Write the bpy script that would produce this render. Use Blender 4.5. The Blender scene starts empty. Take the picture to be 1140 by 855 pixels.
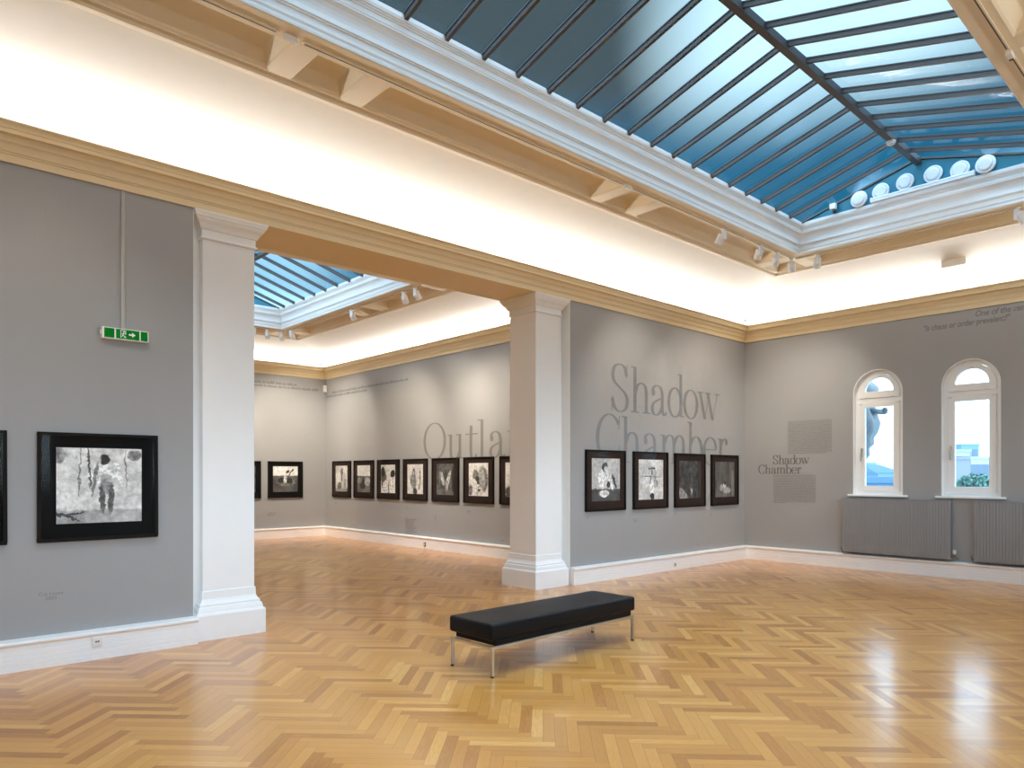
import bpy, bmesh, math, random
from mathutils import Vector, Matrix

scene = bpy.context.scene
COL = scene.collection
PI = math.pi

# ------------------------------------------------------------------ camera
CAM = (-12.525, -7.031, 1.6)
FOC, HORIZON = 787.0, 529.0
AX = math.atan(860.0 / FOC)
RGT = Vector((math.sin(AX), -math.cos(AX), 0))
FWD = Vector((math.cos(AX), math.sin(AX), 0))
cd = bpy.data.cameras.new('camera')
cd.sensor_width = 36.0
cd.lens = 36.0 * FOC / 1140.0
cd.shift_y = (HORIZON - 427.5) / 1140.0
cd.clip_end = 900
cam = bpy.data.objects.new('camera', cd)
COL.objects.link(cam)
cam.location = CAM
cam.rotation_euler = (PI / 2, 0, math.atan2(-FWD.x, FWD.y))
scene.camera = cam

# ------------------------------------------------------------------ render look
scene.view_settings.view_transform = 'Standard'
scene.view_settings.look = 'None'
scene.view_settings.gamma = 1.0
scene.view_settings.use_curve_mapping = False
scene.view_settings.exposure = 0.38
scene.cycles.use_denoising = True
scene.cycles.use_adaptive_sampling = False
scene.cycles.max_bounces = 10
scene.cycles.diffuse_bounces = 6
scene.cycles.glossy_bounces = 4
scene.cycles.transparent_max_bounces = 12
scene.cycles.sample_clamp_indirect = 2.4
scene.cycles.caustics_reflective = False
scene.cycles.caustics_refractive = False

# light levels, all in one place
COVE_W = 10.8            # watt per metre of hidden strip on the cornice
COVE_RGB = (1.0, 0.97, 0.91)
SPOT_W = 135.0
SPOT_FAR_W = 290.0
SPOT_RGB = (1.0, 0.90, 0.75)
SKY_ZENITH = (5.4, 6.1, 7.4)
SKY_BEHIND = (1.0, 1.0, 1.05)
SKY_BEHIND_LOW = (9.4, 10.0, 11.4)      # bright overcast on the side behind the camera
SKY_DARK = (0.078, 0.098, 0.108)
SKY_LOW = (0.02, 0.155, 0.26)
SKY_BRIGHT = (1.05, 1.12, 1.15)
SKY_HORIZON = (2.3, 3.0, 3.9)


# ------------------------------------------------------------------ node helpers
class NT:
    def __init__(s, tree):
        s.t = tree
        s.n = tree.nodes
        s.l = tree.links

    def node(s, kind, **kw):
        n = s.n.new(kind)
        for k, v in kw.items():
            setattr(n, k, v)
        return n

    def put(s, sock, v):
        if isinstance(v, bpy.types.NodeSocket):
            s.l.new(v, sock)
        elif v is not None:
            if sock.type == 'RGBA' and len(v) == 3:
                v = (v[0], v[1], v[2], 1)
            sock.default_value = v

    def math(s, op, a, b=None, c=None, clamp=False):
        n = s.node('ShaderNodeMath', operation=op, use_clamp=clamp)
        s.put(n.inputs[0], a)
        if b is not None: s.put(n.inputs[1], b)
        if c is not None: s.put(n.inputs[2], c)
        return n.outputs[0]

    def vmath(s, op, a, b=None, out=0):
        n = s.node('ShaderNodeVectorMath', operation=op)
        s.put(n.inputs[0], a)
        if b is not None: s.put(n.inputs[1], b)
        return n.outputs['Value'] if op in ('DOT_PRODUCT', 'LENGTH') else n.outputs[0]

    def mix(s, f, a, b, blend='MIX'):
        n = s.node('ShaderNodeMix', data_type='RGBA', blend_type=blend)
        s.put(n.inputs[0], f); s.put(n.inputs[6], a); s.put(n.inputs[7], b)
        return n.outputs[2]

    def ramp(s, x, lo, hi, a=0.0, b=1.0, smooth=True):
        n = s.node('ShaderNodeMapRange', interpolation_type='SMOOTHSTEP' if smooth else 'LINEAR')
        s.put(n.inputs[0], x)
        n.inputs[1].default_value = lo; n.inputs[2].default_value = hi
        n.inputs[3].default_value = a; n.inputs[4].default_value = b
        return n.outputs[0]

    def noise(s, vec, scale, detail=3.0, rough=0.5, out='Fac'):
        n = s.node('ShaderNodeTexNoise')
        if vec is not None: s.put(n.inputs['Vector'], vec)
        n.inputs['Scale'].default_value = scale
        n.inputs['Detail'].default_value = detail
        n.inputs['Roughness'].default_value = rough
        return n.outputs[out]

    def sep(s, v):
        n = s.node('ShaderNodeSeparateXYZ'); s.put(n.inputs[0], v)
        return n.outputs

    def comb(s, x, y, z=0.0):
        n = s.node('ShaderNodeCombineXYZ')
        s.put(n.inputs[0], x); s.put(n.inputs[1], y); s.put(n.inputs[2], z)
        return n.outputs[0]


def new_mat(name):
    m = bpy.data.materials.new(name)
    m.use_nodes = True
    nt = NT(m.node_tree)
    b = nt.n['Principled BSDF']
    return m, nt, b


def plain(name, rgb, rough=0.5, metal=0.0, noise=0.03, nscale=6.0, bump=0.0, bscale=60.0, spec=0.5, emit=None):
    m, nt, b = new_mat(name)
    tc = nt.node('ShaderNodeTexCoord').outputs['Object']
    f = nt.noise(tc, nscale, 4.0)
    lo = tuple(c * (1 - noise) for c in rgb); hi = tuple(min(1, c * (1 + noise)) for c in rgb)
    nt.put(b.inputs['Base Color'], nt.mix(f, lo, hi))
    b.inputs['Roughness'].default_value = rough
    b.inputs['Metallic'].default_value = metal
    b.inputs['Specular IOR Level'].default_value = spec
    if bump > 0:
        bn = nt.node('ShaderNodeBump')
        bn.inputs['Strength'].default_value = bump
        bn.inputs['Distance'].default_value = 0.01
        nt.put(bn.inputs['Height'], nt.noise(tc, bscale, 3.0))
        nt.put(b.inputs['Normal'], bn.outputs[0])
    if emit:
        b.inputs['Emission Color'].default_value = (*emit[0], 1)
        b.inputs['Emission Strength'].default_value = emit[1]
    return m


def glass_mat(name, tint, rough=0.03, f0=0.04, bump=0.0, gain=1.0):
    """thin clear pane: tinted see-through plus a Schlick reflection"""
    m = bpy.data.materials.new(name)
    m.use_nodes = True
    nt = NT(m.node_tree)
    nt.n.remove(nt.n['Principled BSDF'])
    g = nt.node('ShaderNodeNewGeometry')
    c = nt.math('ABSOLUTE', nt.vmath('DOT_PRODUCT', g.outputs['Normal'], g.outputs['Incoming']))
    k = nt.math('POWER', nt.math('SUBTRACT', 1.0, c, clamp=True), 5.0)
    f = nt.math('MULTIPLY', nt.math('MULTIPLY_ADD', k, 1 - f0, f0), gain, clamp=True)
    tr = nt.node('ShaderNodeBsdfTransparent'); nt.put(tr.inputs[0], tint)
    gl = nt.node('ShaderNodeBsdfGlossy'); gl.inputs['Roughness'].default_value = rough
    if bump > 0:
        bn = nt.node('ShaderNodeBump')
        bn.inputs['Strength'].default_value = bump; bn.inputs['Distance'].default_value = 0.004
        tc = nt.node('ShaderNodeTexCoord').outputs['Object']
        nt.put(bn.inputs['Height'], nt.noise(tc, 45.0, 2.0))
        nt.put(gl.inputs['Normal'], bn.outputs[0])
    mx = nt.node('ShaderNodeMixShader')
    nt.put(mx.inputs[0], f); nt.put(mx.inputs[1], tr.outputs[0]); nt.put(mx.inputs[2], gl.outputs[0])
    nt.put(nt.n['Material Output'].inputs[0], mx.outputs[0])
    return m


# ------------------------------------------------------------------ sky
def px_dir(px, py):
    return (RGT * ((px - 570) / FOC) + FWD + Vector((0, 0, (HORIZON - py) / FOC))).normalized()


world = bpy.data.worlds.new('sky')
scene.world = world
world.use_nodes = True
wt = NT(world.node_tree)
bg = wt.n['Background']
wd = wt.vmath('NORMALIZE', wt.node('ShaderNodeTexCoord').outputs['Generated'])
wz = wt.sep(wd)[2]
cloud = wt.noise(wd, 3.2, 4.0, 0.55)
lob = wt.vmath('DOT_PRODUCT', wd, tuple(px_dir(930, 10)))
lob = wt.math('ADD', lob, wt.math('MULTIPLY', wt.math('SUBTRACT', cloud, 0.5), 0.008))
c1 = wt.mix(wt.ramp(lob, 0.968, 0.997), SKY_DARK, SKY_BRIGHT)
c1 = wt.mix(wt.ramp(wz, 0.375, 0.495), SKY_LOW, c1)
lob2 = wt.vmath('DOT_PRODUCT', wd, tuple(px_dir(255, 285)))
c1 = wt.mix(wt.ramp(lob2, 0.985, 0.9985), c1, (0.50, 0.75, 0.92))
c1 = wt.mix(wt.ramp(wz, 0.62, 0.85), c1, SKY_ZENITH)
back = wt.ramp(wt.vmath('DOT_PRODUCT', wd, tuple(FWD)), 0.10, -0.20)
c1 = wt.mix(wt.math('MULTIPLY', back, wt.ramp(wz, 0.85, 0.60)), c1, SKY_BEHIND)
waz = wt.math('DIVIDE', wt.vmath('DOT_PRODUCT', wd, tuple(RGT)), wt.math('MAXIMUM', wt.vmath('DOT_PRODUCT', wd, tuple(FWD)), 0.01))
wx = wt.ramp(waz, 0.43, 0.50)      # bright horizon raised in front of the windows for their reflection on the floor
wzz = wt.math('SUBTRACT', wz, wt.math('MULTIPLY', wx, 0.11))
c1 = wt.mix(wt.ramp(wzz, 0.17, 0.255), SKY_HORIZON, c1)
c1 = wt.mix(wt.math('MULTIPLY', back, wt.ramp(wz, 0.40, 0.22)), c1, SKY_BEHIND_LOW)
c1 = wt.mix(wt.math('MULTIPLY', back, wt.ramp(wz, 0.01, -0.03)), c1, (0.30, 0.32, 0.33))
wt.put(bg.inputs[0], c1)
bg.inputs[1].default_value = 1.0

# ------------------------------------------------------------------ materials
M = {}


def wall_paint(name, rgb):
    m, nt, b = new_mat(name)
    tc = nt.node('ShaderNodeTexCoord').outputs['Object']
    f = nt.noise(tc, 0.9, 3.0)
    nt.put(b.inputs['Base Color'], nt.mix(f, tuple(c * 0.96 for c in rgb), tuple(c * 1.04 for c in rgb)))
    b.inputs['Roughness'].default_value = 0.55
    b.inputs['Specular IOR Level'].default_value = 0.35
    bn = nt.node('ShaderNodeBump'); bn.inputs['Strength'].default_value = 0.25; bn.inputs['Distance'].default_value = 0.01
    nt.put(bn.inputs['Height'], nt.math('ADD', nt.noise(tc, 7.0, 4.0), nt.math('MULTIPLY', nt.noise(tc, 90.0, 2.0), 0.12)))
    nt.put(b.inputs['Normal'], bn.outputs[0])
    return m


M['wall'] = wall_paint('grey_wall_paint', (0.315, 0.314, 0.314))
M['white'] = plain('white_gloss_paint', (0.88, 0.88, 0.875), 0.4, noise=0.015)
M['cream'] = plain('cream_cornice_paint', (0.76, 0.62, 0.39), 0.5)
M['soffit'] = plain('cream_coffer_paint', (0.75, 0.655, 0.49), 0.5)
M['cove'] = plain('white_cove_plaster', (0.88, 0.865, 0.83), 0.6)
M['skymould'] = plain('white_skylight_moulding_paint', (0.80, 0.79, 0.77), 0.45)
M['outer'] = plain('pale_render', (0.5, 0.5, 0.5), 0.8)
M['steel_dark'] = plain('dark_glazing_bar_paint', (0.055, 0.05, 0.05), 0.45)
M['gable'] = plain('blue_gable_panel', (0.02, 0.20, 0.30), 0.5)
M['fitting'] = plain('white_fitting_enamel', (0.82, 0.84, 0.86), 0.35)
M['skyglass'] = glass_mat('blue_skylight_glass', (0.55, 0.80, 0.92), 0.13, 0.04, 0.12, 1.0)
M['winglass'] = glass_mat('clear_window_glass', (0.90, 0.98, 1.0), 0.01, 0.04)
M['picglass'] = glass_mat('picture_glass', (0.98, 0.98, 0.98), 0.02, 0.008, 0.0, 0.6)
M['frame'] = plain('black_brown_frame_wood', (0.010, 0.008, 0.007), 0.5, spec=0.05)
M['mat_black'] = plain('black_mat_board', (0.010, 0.010, 0.010), 0.95, spec=0.0)
M['mat_brown'] = plain('dark_brown_mat_board', (0.034, 0.023, 0.020), 0.95, spec=0.0)
M['leather'] = plain('black_leather', (0.005, 0.005, 0.006), 0.48, bump=0.08, bscale=180, spec=0.13)
M['chrome'] = plain('brushed_steel', (0.62, 0.60, 0.56), 0.28, 1.0, bump=0.0)
M['rubber'] = plain('black_rubber', (0.01, 0.01, 0.01), 0.6)
M['radiator'] = plain('grey_radiator_enamel', (0.235, 0.235, 0.24), 0.45)
M['brass'] = plain('dull_brass', (0.30, 0.22, 0.12), 0.4, 0.8)
M['green'] = plain('exit_sign_green', (0.0, 0.17, 0.012), 0.5, spec=0.08)
M['signwhite'] = plain('exit_sign_white', (0.8, 0.84, 0.82), 0.4)
M['vinyl'] = plain('silver_grey_vinyl', (0.215, 0.218, 0.222), 0.36, 0.25, noise=0.0)
M['vinyl_out'] = plain('grey_vinyl', (0.19, 0.18, 0.16), 0.5, 0.0, noise=0.0)
M['ink'] = plain('dark_grey_wall_lettering', (0.11, 0.11, 0.105), 0.6, noise=0.0)
M['ink_soft'] = plain('soft_grey_wall_lettering', (0.17, 0.17, 0.165), 0.6, noise=0.0)
M['lens'] = plain('lit_spotlight_lens', (0.9, 0.9, 0.9), 0.3, emit=((1, 0.93, 0.82), 3.0))
M['black'] = plain('black_plastic', (0.01, 0.01, 0.01), 0.4)
M['track'] = plain('dark_track_slot', (0.06, 0.055, 0.05), 0.5)
M['socket'] = plain('white_socket_plastic', (0.78, 0.77, 0.74), 0.35)
M['stone'] = plain('weathered_grey_stone', (0.17, 0.22, 0.24), 0.85, noise=0.2, nscale=8, bump=0.4, bscale=25)
M['city_pale'] = plain('pale_rendered_facade', (0.24, 0.28, 0.31), 0.8)
M['city_blue'] = plain('blue_grey_facade', (0.10, 0.21, 0.29), 0.8, noise=0.1)
M['city_dark'] = plain('dark_slate_roof', (0.05, 0.13, 0.22), 0.8, noise=0.15)
M['city_win'] = plain('far_window_glass', (0.05, 0.10, 0.15), 0.5)
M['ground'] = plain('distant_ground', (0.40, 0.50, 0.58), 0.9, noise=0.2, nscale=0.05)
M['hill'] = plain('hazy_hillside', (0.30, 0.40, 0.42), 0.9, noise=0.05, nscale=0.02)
M['leaf'] = plain('tree_leaves', (0.05, 0.15, 0.13), 0.7, noise=0.3, nscale=1.0)
M['bark'] = plain('tree_bark', (0.12, 0.10, 0.08), 0.9)


def parquet():
    m, nt, b = new_mat('oak_herringbone_parquet')
    pos = nt.sep(nt.node('ShaderNodeTexCoord').outputs['Object'])
    W, N = 0.0735, 7
    q = 0.70710678 / W
    x, y = pos[0], pos[1]
    u = nt.math('MULTIPLY', nt.math('ADD', x, y), q)
    v = nt.math('MULTIPLY', nt.math('SUBTRACT', y, x), q)
    u = nt.math('ADD', u, 700.37); v = nt.math('ADD', v, 700.11)
    i = nt.math('FLOOR', u); j = nt.math('FLOOR', v)
    fu = nt.math('SUBTRACT', u, i); fv = nt.math('SUBTRACT', v, j)
    d = nt.math('FLOORED_MODULO', nt.math('ADD', nt.math('SUBTRACT', i, j), 0.001), 2.0 * N)
    d = nt.math('FLOOR', d)
    hor = nt.math('LESS_THAN', d, N - 0.5)
    e = nt.math('SUBTRACT', 2 * N - 1, d)

    def sel(a, c):   # hor ? a : c
        return nt.math('ADD', nt.math('MULTIPLY', hor, a), nt.math('MULTIPLY', nt.math('SUBTRACT', 1.0, hor), c))
    idx = sel(nt.math('SUBTRACT', i, d), i)
    idy = sel(j, nt.math('SUBTRACT', j, e))
    along = sel(nt.math('ADD', d, fu), nt.math('ADD', e, fv))       # 0..N
    across = sel(fv, fu)                                            # 0..1
    wn = nt.node('ShaderNodeTexWhiteNoise', noise_dimensions='3D')
    nt.put(wn.inputs['Vector'], nt.comb(idx, idy, hor))
    rnd = wn.outputs['Value']; rc = nt.sep(wn.outputs['Color'])
    # grain runs along each block
    gv = nt.comb(nt.math('MULTIPLY', along, 0.28), nt.math('MULTIPLY_ADD', rnd, 37.0, nt.math('MULTIPLY', across, 2.2)), nt.math('MULTIPLY', rc[0], 53.0))
    grain = nt.noise(gv, 2.6, 5.0, 0.6)
    gv2 = nt.comb(nt.math('MULTIPLY', along, 0.5), nt.math('MULTIPLY_ADD', rnd, 91.0, nt.math('MULTIPLY', across, 14.0)), rc[1])
    fine = nt.noise(gv2, 2.0, 3.0, 0.6)
    cr = nt.node('ShaderNodeValToRGB')
    el = cr.color_ramp.elements
    el[0].position = 0.0; el[0].color = (0.374, 0.126, 0.020, 1)
    el[1].position = 1.0; el[1].color = (0.770, 0.387, 0.108, 1)
    for p, c in ((0.22, (0.512, 0.202, 0.038)), (0.55, (0.594, 0.250, 0.050)), (0.85, (0.665, 0.298, 0.067))):
        k = el.new(p); k.color = (*c, 1)
    tone = nt.math('ADD', nt.math('MULTIPLY_ADD', rnd, 0.96, -0.01), nt.math('MULTIPLY', nt.math('SUBTRACT', grain, 0.5), 0.50))
    nt.put(cr.inputs[0], tone)
    colr = nt.mix(nt.math('MULTIPLY', nt.ramp(fine, 0.30, 0.80), 0.10), cr.outputs[0], (0.30, 0.16, 0.06))
    big = nt.noise(nt.node('ShaderNodeTexCoord').outputs['Object'], 0.45, 2.0)
    colr = nt.mix(nt.math('MULTIPLY', big, 0.25), colr, (0.550, 0.237, 0.049))
    ea = nt.math('MINIMUM', across, nt.math('SUBTRACT', 1.0, across))
    el_ = nt.math('MINIMUM', along, nt.math('SUBTRACT', float(N), along))
    edge = nt.math('MINIMUM', ea, el_)
    gap = nt.ramp(edge, 0.0, 0.042, 1.0, 0.0)
    colr = nt.mix(nt.math('MULTIPLY', gap, 0.55), colr, (0.17, 0.085, 0.03))
    nt.put(b.inputs['Base Color'], colr)
    b.inputs['Roughness'].default_value = 0.34
    b.inputs['Specular IOR Level'].default_value = 0.2
    b.inputs['Coat Weight'].default_value = 0.7
    b.inputs['Coat Roughness'].default_value = 0.155
    # every block sits at its own slight tilt
    tilt = nt.comb(nt.math('MULTIPLY', nt.math('SUBTRACT', rc[0], 0.5), 0.012), nt.math('MULTIPLY', nt.math('SUBTRACT', rc[1], 0.5), 0.012), 1.0)
    nn = nt.vmath('NORMALIZE', tilt)
    nt.put(b.inputs['Coat Normal'], nn)
    return m


M['parquet'] = parquet()


# ------------------------------------------------------------------ mesh helpers
class MB:
    def __init__(s):
        s.v = []; s.f = []

    def add(s, vs, fs):
        o = len(s.v)
        s.v += [tuple(p) for p in vs]
        s.f += [tuple(i + o for i in f) for f in fs]
        return s

    def box(s, x0, x1, y0, y1, z0, z1):
        return s.add([(x0, y0, z0), (x1, y0, z0), (x1, y1, z0), (x0, y1, z0), (x0, y0, z1), (x1, y0, z1), (x1, y1, z1), (x0, y1, z1)],
                     [(0, 3, 2, 1), (4, 5, 6, 7), (0, 1, 5, 4), (1, 2, 6, 5), (2, 3, 7, 6), (3, 0, 4, 7)])

    def bar(s, p0, p1, w, h, up=(0, 0, 1)):
        """box section from p0 to p1; w sideways, h along up"""
        p0 = Vector(p0); p1 = Vector(p1); t = (p1 - p0).normalized()
        sd = t.cross(Vector(up)).normalized(); u = sd.cross(t)
        vs = []
        for p in (p0, p1):
            for a, b in ((-1, -1), (1, -1), (1, 1), (-1, 1)):
                vs.append(p + sd * (a * w / 2) + u * (b * h / 2))
        return s.add(vs, [(3, 2, 1, 0), (4, 5, 6, 7), (0, 1, 5, 4), (1, 2, 6, 5), (2, 3, 7, 6), (3, 0, 4, 7)])

    def tube(s, p0, p1, r0, r1=None, n=14, caps=True):
        r1 = r0 if r1 is None else r1
        p0 = Vector(p0); p1 = Vector(p1); t = (p1 - p0).normalized()
        a = Vector((0, 0, 1)) if abs(t.z) < 0.9 else Vector((1, 0, 0))
        e1 = t.cross(a).normalized(); e2 = t.cross(e1)
        vs = []
        for p, r in ((p0, r0), (p1, r1)):
            for k in range(n):
                q = 2 * PI * k / n
                vs.append(p + e1 * (r * math.cos(q)) + e2 * (r * math.sin(q)))
        fs = [(k, k + n, (k + 1) % n + n, (k + 1) % n) for k in range(n)]
        if caps:
            fs += [tuple(range(n)), tuple(reversed(range(n, 2 * n)))]
        return s.add(vs, fs)

    def pipe(s, pts, r, n=10):
        for a, b in zip(pts, pts[1:]):
            s.tube(a, b, r, n=n)
        return s

    def lathe(s, prof, c, n=24, axis='z'):
        """profile of (radius, height)"""
        vs = []
        for r, h in prof:
            for k in range(n):
                q = 2 * PI * k / n
                a, b_ = r * math.cos(q), r * math.sin(q)
                p = {'z': (a, b_, h), 'x': (h, a, b_), 'y': (a, h, b_)}[axis]
                vs.append((c[0] + p[0], c[1] + p[1], c[2] + p[2]))
        fs = []
        for i in range(len(prof) - 1):
            for k in range(n):
                k2 = (k + 1) % n
                fs.append((i * n + k, i * n + k2, (i + 1) * n + k2, (i + 1) * n + k))
        fs += [tuple(reversed(range(n))), tuple(range((len(prof) - 1) * n, len(prof) * n))]
        return s.add(vs, fs)

    def run(s, prof, axis, a0, a1, w, sgn, m0=0, m1=0, cap0=True, cap1=True):
        """moulding along a wall: profile (distance off the wall, z), m = 1 mitres an inner corner"""
        n = len(prof); vs = []
        for end in (0, 1):
            for d, z in prof:
                a = a0 + d * m0 if end == 0 else a1 - d * m1
                o = w + sgn * d
                vs.append((a, o, z) if axis == 'x' else (o, a, z))
        fs = [(k, k + 1, n + k + 1, n + k) for k in range(n - 1)]
        if cap0: fs.append(tuple(range(n)))
        if cap1: fs.append(tuple(reversed(range(n, 2 * n))))
        return s.add(vs, fs)

    def ring(s, prof, x0, x1, y0, y1, sgn=1, close=False):
        """moulding round a rectangle, inset by distance when sgn = 1, outset when -1"""
        n = len(prof); vs = []
        for d, z in prof:
            d *= sgn
            vs += [(x0 + d, y0 + d, z), (x1 - d, y0 + d, z), (x1 - d, y1 - d, z), (x0 + d, y1 - d, z)]
        fs = []
        for i in range(n - 1):
            for k in range(4):
                k2 = (k + 1) % 4
                fs.append((i * 4 + k, i * 4 + k2, i * 4 + 4 + k2, i * 4 + 4 + k))
        if close:
            fs += [(0, 3, 2, 1), tuple((n - 1) * 4 + k for k in range(4))]
        return s.add(vs, fs)

    def build(s, name, mat, parent=None, smooth=False, bevel=0.0, segs=2, fix=True, loc=None, rot=None):
        me = bpy.data.meshes.new(name)
        me.from_pydata(s.v, [], s.f)
        if fix:
            bm = bmesh.new(); bm.from_mesh(me)
            bmesh.ops.remove_doubles(bm, verts=bm.verts, dist=1e-5)
            bmesh.ops.recalc_face_normals(bm, faces=bm.faces)
            bm.to_mesh(me); bm.free()
        me.materials.append(mat)
        if smooth:
            for p in me.polygons: p.use_smooth = True
        o = bpy.data.objects.new(name, me)
        COL.objects.link(o)
        if parent is not None: o.parent = parent
        if loc: o.location = loc
        if rot: o.rotation_euler = rot
        if bevel > 0:
            b = o.modifiers.new('bevel', 'BEVEL'); b.width = bevel; b.segments = segs
            b.limit_method = 'ANGLE'; b.angle_limit = math.radians(35)
        return o


def struct(o, label=None):
    o['kind'] = 'structure'
    if label: o['label'] = label
    return o


def tag(o, label, cat, group=None):
    o['label'] = label; o['category'] = cat
    if group: o['group'] = group
    return o


def thing(name, label, cat, loc=(0, 0, 0), rz=0.0, group=None):
    o = bpy.data.objects.new(name, None)
    COL.objects.link(o)
    o.location = loc; o.rotation_euler = (0, 0, rz)
    o.empty_display_size = 0.1
    return tag(o, label, cat, group)


def sempty(name, loc=(0, 0, 0), label=None):
    o = bpy.data.objects.new(name, None)
    COL.objects.link(o); o.location = loc
    return struct(o, label)


def dup(root, loc, rz, label, group=None):
    r = root.copy(); COL.objects.link(r)
    r.location = loc; r.rotation_euler = (0, 0, rz); r['label'] = label
    if group: r['group'] = group
    for ch in list(root.children):
        c = ch.copy(); COL.objects.link(c); c.parent = r
        for g in list(ch.children):
            k = g.copy(); COL.objects.link(k); k.parent = c
    return r


# ================================================================== the rooms
RX0, RX1, RY0, RY1 = -15.25, 0.0, -7.46, 0.0       # main gallery
SX0, SX1, SY0, SY1 = -10.90, -3.45, 0.70, 10.25    # gallery seen through the opening
WTOP = 4.46
OX0, OX1 = -10.215, -4.946                          # the opening in the dividing wall

MB().box(-15.7, 0.5, -7.9, 10.7, -0.15, 0.0).build('floor', M['parquet'])
struct(bpy.data.objects['floor'], 'honey oak herringbone parquet floor')

struct(MB().box(RX0 - 0.45, OX0, 0.0, 0.70, 0, WTOP).build('wall_back_left', M['wall']), 'grey dividing wall left of the opening')
struct(MB().box(OX1, 0.0, 0.0, 0.70, 0, WTOP).build('wall_back_right', M['wall']), 'grey dividing wall right of the opening')
struct(MB().box(OX0, OX1, 0.0, 0.70, 4.15, WTOP).build('beam_opening', M['cream']), 'cream beam over the wide opening')
FW = [(-13.5, 0.65), (-10.7, 0.65), (-7.9, 0.65), (-5.1, 0.65), (-2.3, 0.65)]      # unseen windows added behind the camera to let in cool daylight
fw = MB(); xl = RX0 - 0.45
for xc, hw in FW:
    fw.box(xl, xc - hw, RY0 - 0.4, RY0, 0, WTOP).box(xc - hw, xc + hw, RY0 - 0.4, RY0, 0, 1.1).box(xc - hw, xc + hw, RY0 - 0.4, RY0, 3.6, WTOP)
    xl = xc + hw
fw.box(xl, 0.0, RY0 - 0.4, RY0, 0, WTOP)
struct(fw.build('wall_front', M['wall'], fix=False))
for k, (xc, hw) in enumerate(FW):
    wn_ = sempty('window_%d' % (k + 3), (xc, RY0 - 0.2, 0), 'plain unseen window added behind the camera for daylight')
    mb = MB()
    for a, b_, c, d in ((-hw, -hw + 0.07, 1.1, 3.6), (hw - 0.07, hw, 1.1, 3.6), (-hw + 0.07, hw - 0.07, 1.1, 1.17), (-hw + 0.07, hw - 0.07, 3.53, 3.6), (-0.035, 0.035, 1.17, 3.53)):
        mb.box(a, b_, -0.04, 0.04, c, d)
    mb.build('window_frame', M['white'], wn_)
    MB().box(-hw + 0.07, hw - 0.07, -0.004, 0.004, 1.17, 3.53).build('window_pane', M['winglass'], wn_)
struct(MB().box(RX0 - 0.45, RX0, RY0, RY1, 0, WTOP).build('wall_left', M['wall']))
struct(MB().box(RX0 - 0.6, 0.45, RY0 - 0.9, RY0 - 0.6, 4.6, 8.2).build('wall_sky_block', M['outer']), 'unseen roof wall added to keep low sky off the skylight moulding')  # added out of view, blocks low sky light from the skylight
struct(MB().box(SX0 - 0.3, SX1 + 0.3, SY1, SY1 + 0.3, 0, WTOP).build('wall_far_back', M['wall']), 'grey end wall of the farther room')
struct(MB().box(SX1, SX1 + 0.3, SY0, SY1, 0, WTOP).build('wall_far_right', M['wall']), 'grey right wall of the farther room with a row of photographs')
struct(MB().box(SX0 - 0.3, SX0, SY0, SY1, 0, WTOP).build('wall_far_left', M['wall']))

# right wall with two round-headed window openings
WIN = [(-2.420, 0.395, 1.268, 2.985), (-3.772, 0.398, 1.268, 2.995)]   # centre y, half width, sill, springing
WT = 0.45
wr = MB()


def slab(y0, y1, z0, z1):
    wr.box(0.0, WT, y0, y1, z0, z1)


ys = [RY0 - 0.4]
for yc, hw, zs, zp in reversed(WIN):
    slab(ys[-1], yc - hw, 0, WTOP)
    slab(yc - hw, yc + hw, 0, zs)
    n = 28
    for k in range(n):
        a0, a1 = PI - PI * k / n, PI - PI * (k + 1) / n
        ya, za = yc + hw * math.cos(a0), zp + hw * math.sin(a0)
        yb, zb = yc + hw * math.cos(a1), zp + hw * math.sin(a1)
        wr.add([(0, ya, za), (0, yb, zb), (0, yb, WTOP), (0, ya, WTOP), (WT, ya, za), (WT, yb, zb), (WT, yb, WTOP), (WT, ya, WTOP)],
               [(0, 1, 2, 3), (7, 6, 5, 4), (0, 4, 5, 1), (3, 2, 6, 7)])
    ys.append(yc + hw)
slab(ys[-1], 0.70, 0, WTOP)
struct(wr.build('wall_right', M['wall'], fix=False), 'grey window wall with two round-headed windows')

# ------------------------------------------------------------------ baseboards
BB = [(0, 0.0), (0.082, 0.0), (0.082, 0.040), (0.079, 0.043), (0.082, 0.046), (0.082, 0.082), (0.079, 0.085), (0.082, 0.088), (0.082, 0.124), (0.079, 0.127),
      (0.082, 0.130), (0.082, 0.166), (0.079, 0.169), (0.082, 0.172), (0.082, 0.205), (0.090, 0.212), (0.098, 0.222), (0.099, 0.236), (0.092, 0.244), (0.05, 0.250), (0, 0.256)]


def base(name, axis, a0, a1, w, sg, m0, m1, label=None):
    struct(MB().run(BB, axis, a0, a1, w, sg, m0, m1).build(name, M['white'], bevel=0.0), label)


base('baseboard_back_left', 'x', RX0, OX0 + 0.02, RY1, -1, 1, 0, 'white grooved skirting left of the opening')
base('baseboard_back_right', 'x', OX1, RX1, RY1, -1, 0, 1, 'white grooved skirting right of the opening')
base('baseboard_right', 'y', RY0, RY1, RX1, -1, 1, 1, 'white grooved skirting below the windows')
base('baseboard_front', 'x', RX0, RX1, RY0, 1, 1, 1)
base('baseboard_left', 'y', RY0, RY1, RX0, 1, 1, 1)
base('baseboard_far_back', 'x', SX0, SX1, SY1, -1, 1, 1, 'white skirting on the end wall of the farther room')
base('baseboard_far_right', 'y', SY0, SY1, SX1, -1, 0, 1, 'white skirting on the right wall of the farther room')
base('baseboard_far_left', 'y', SY0, SY1, SX0, 1, 0, 1)

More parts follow.
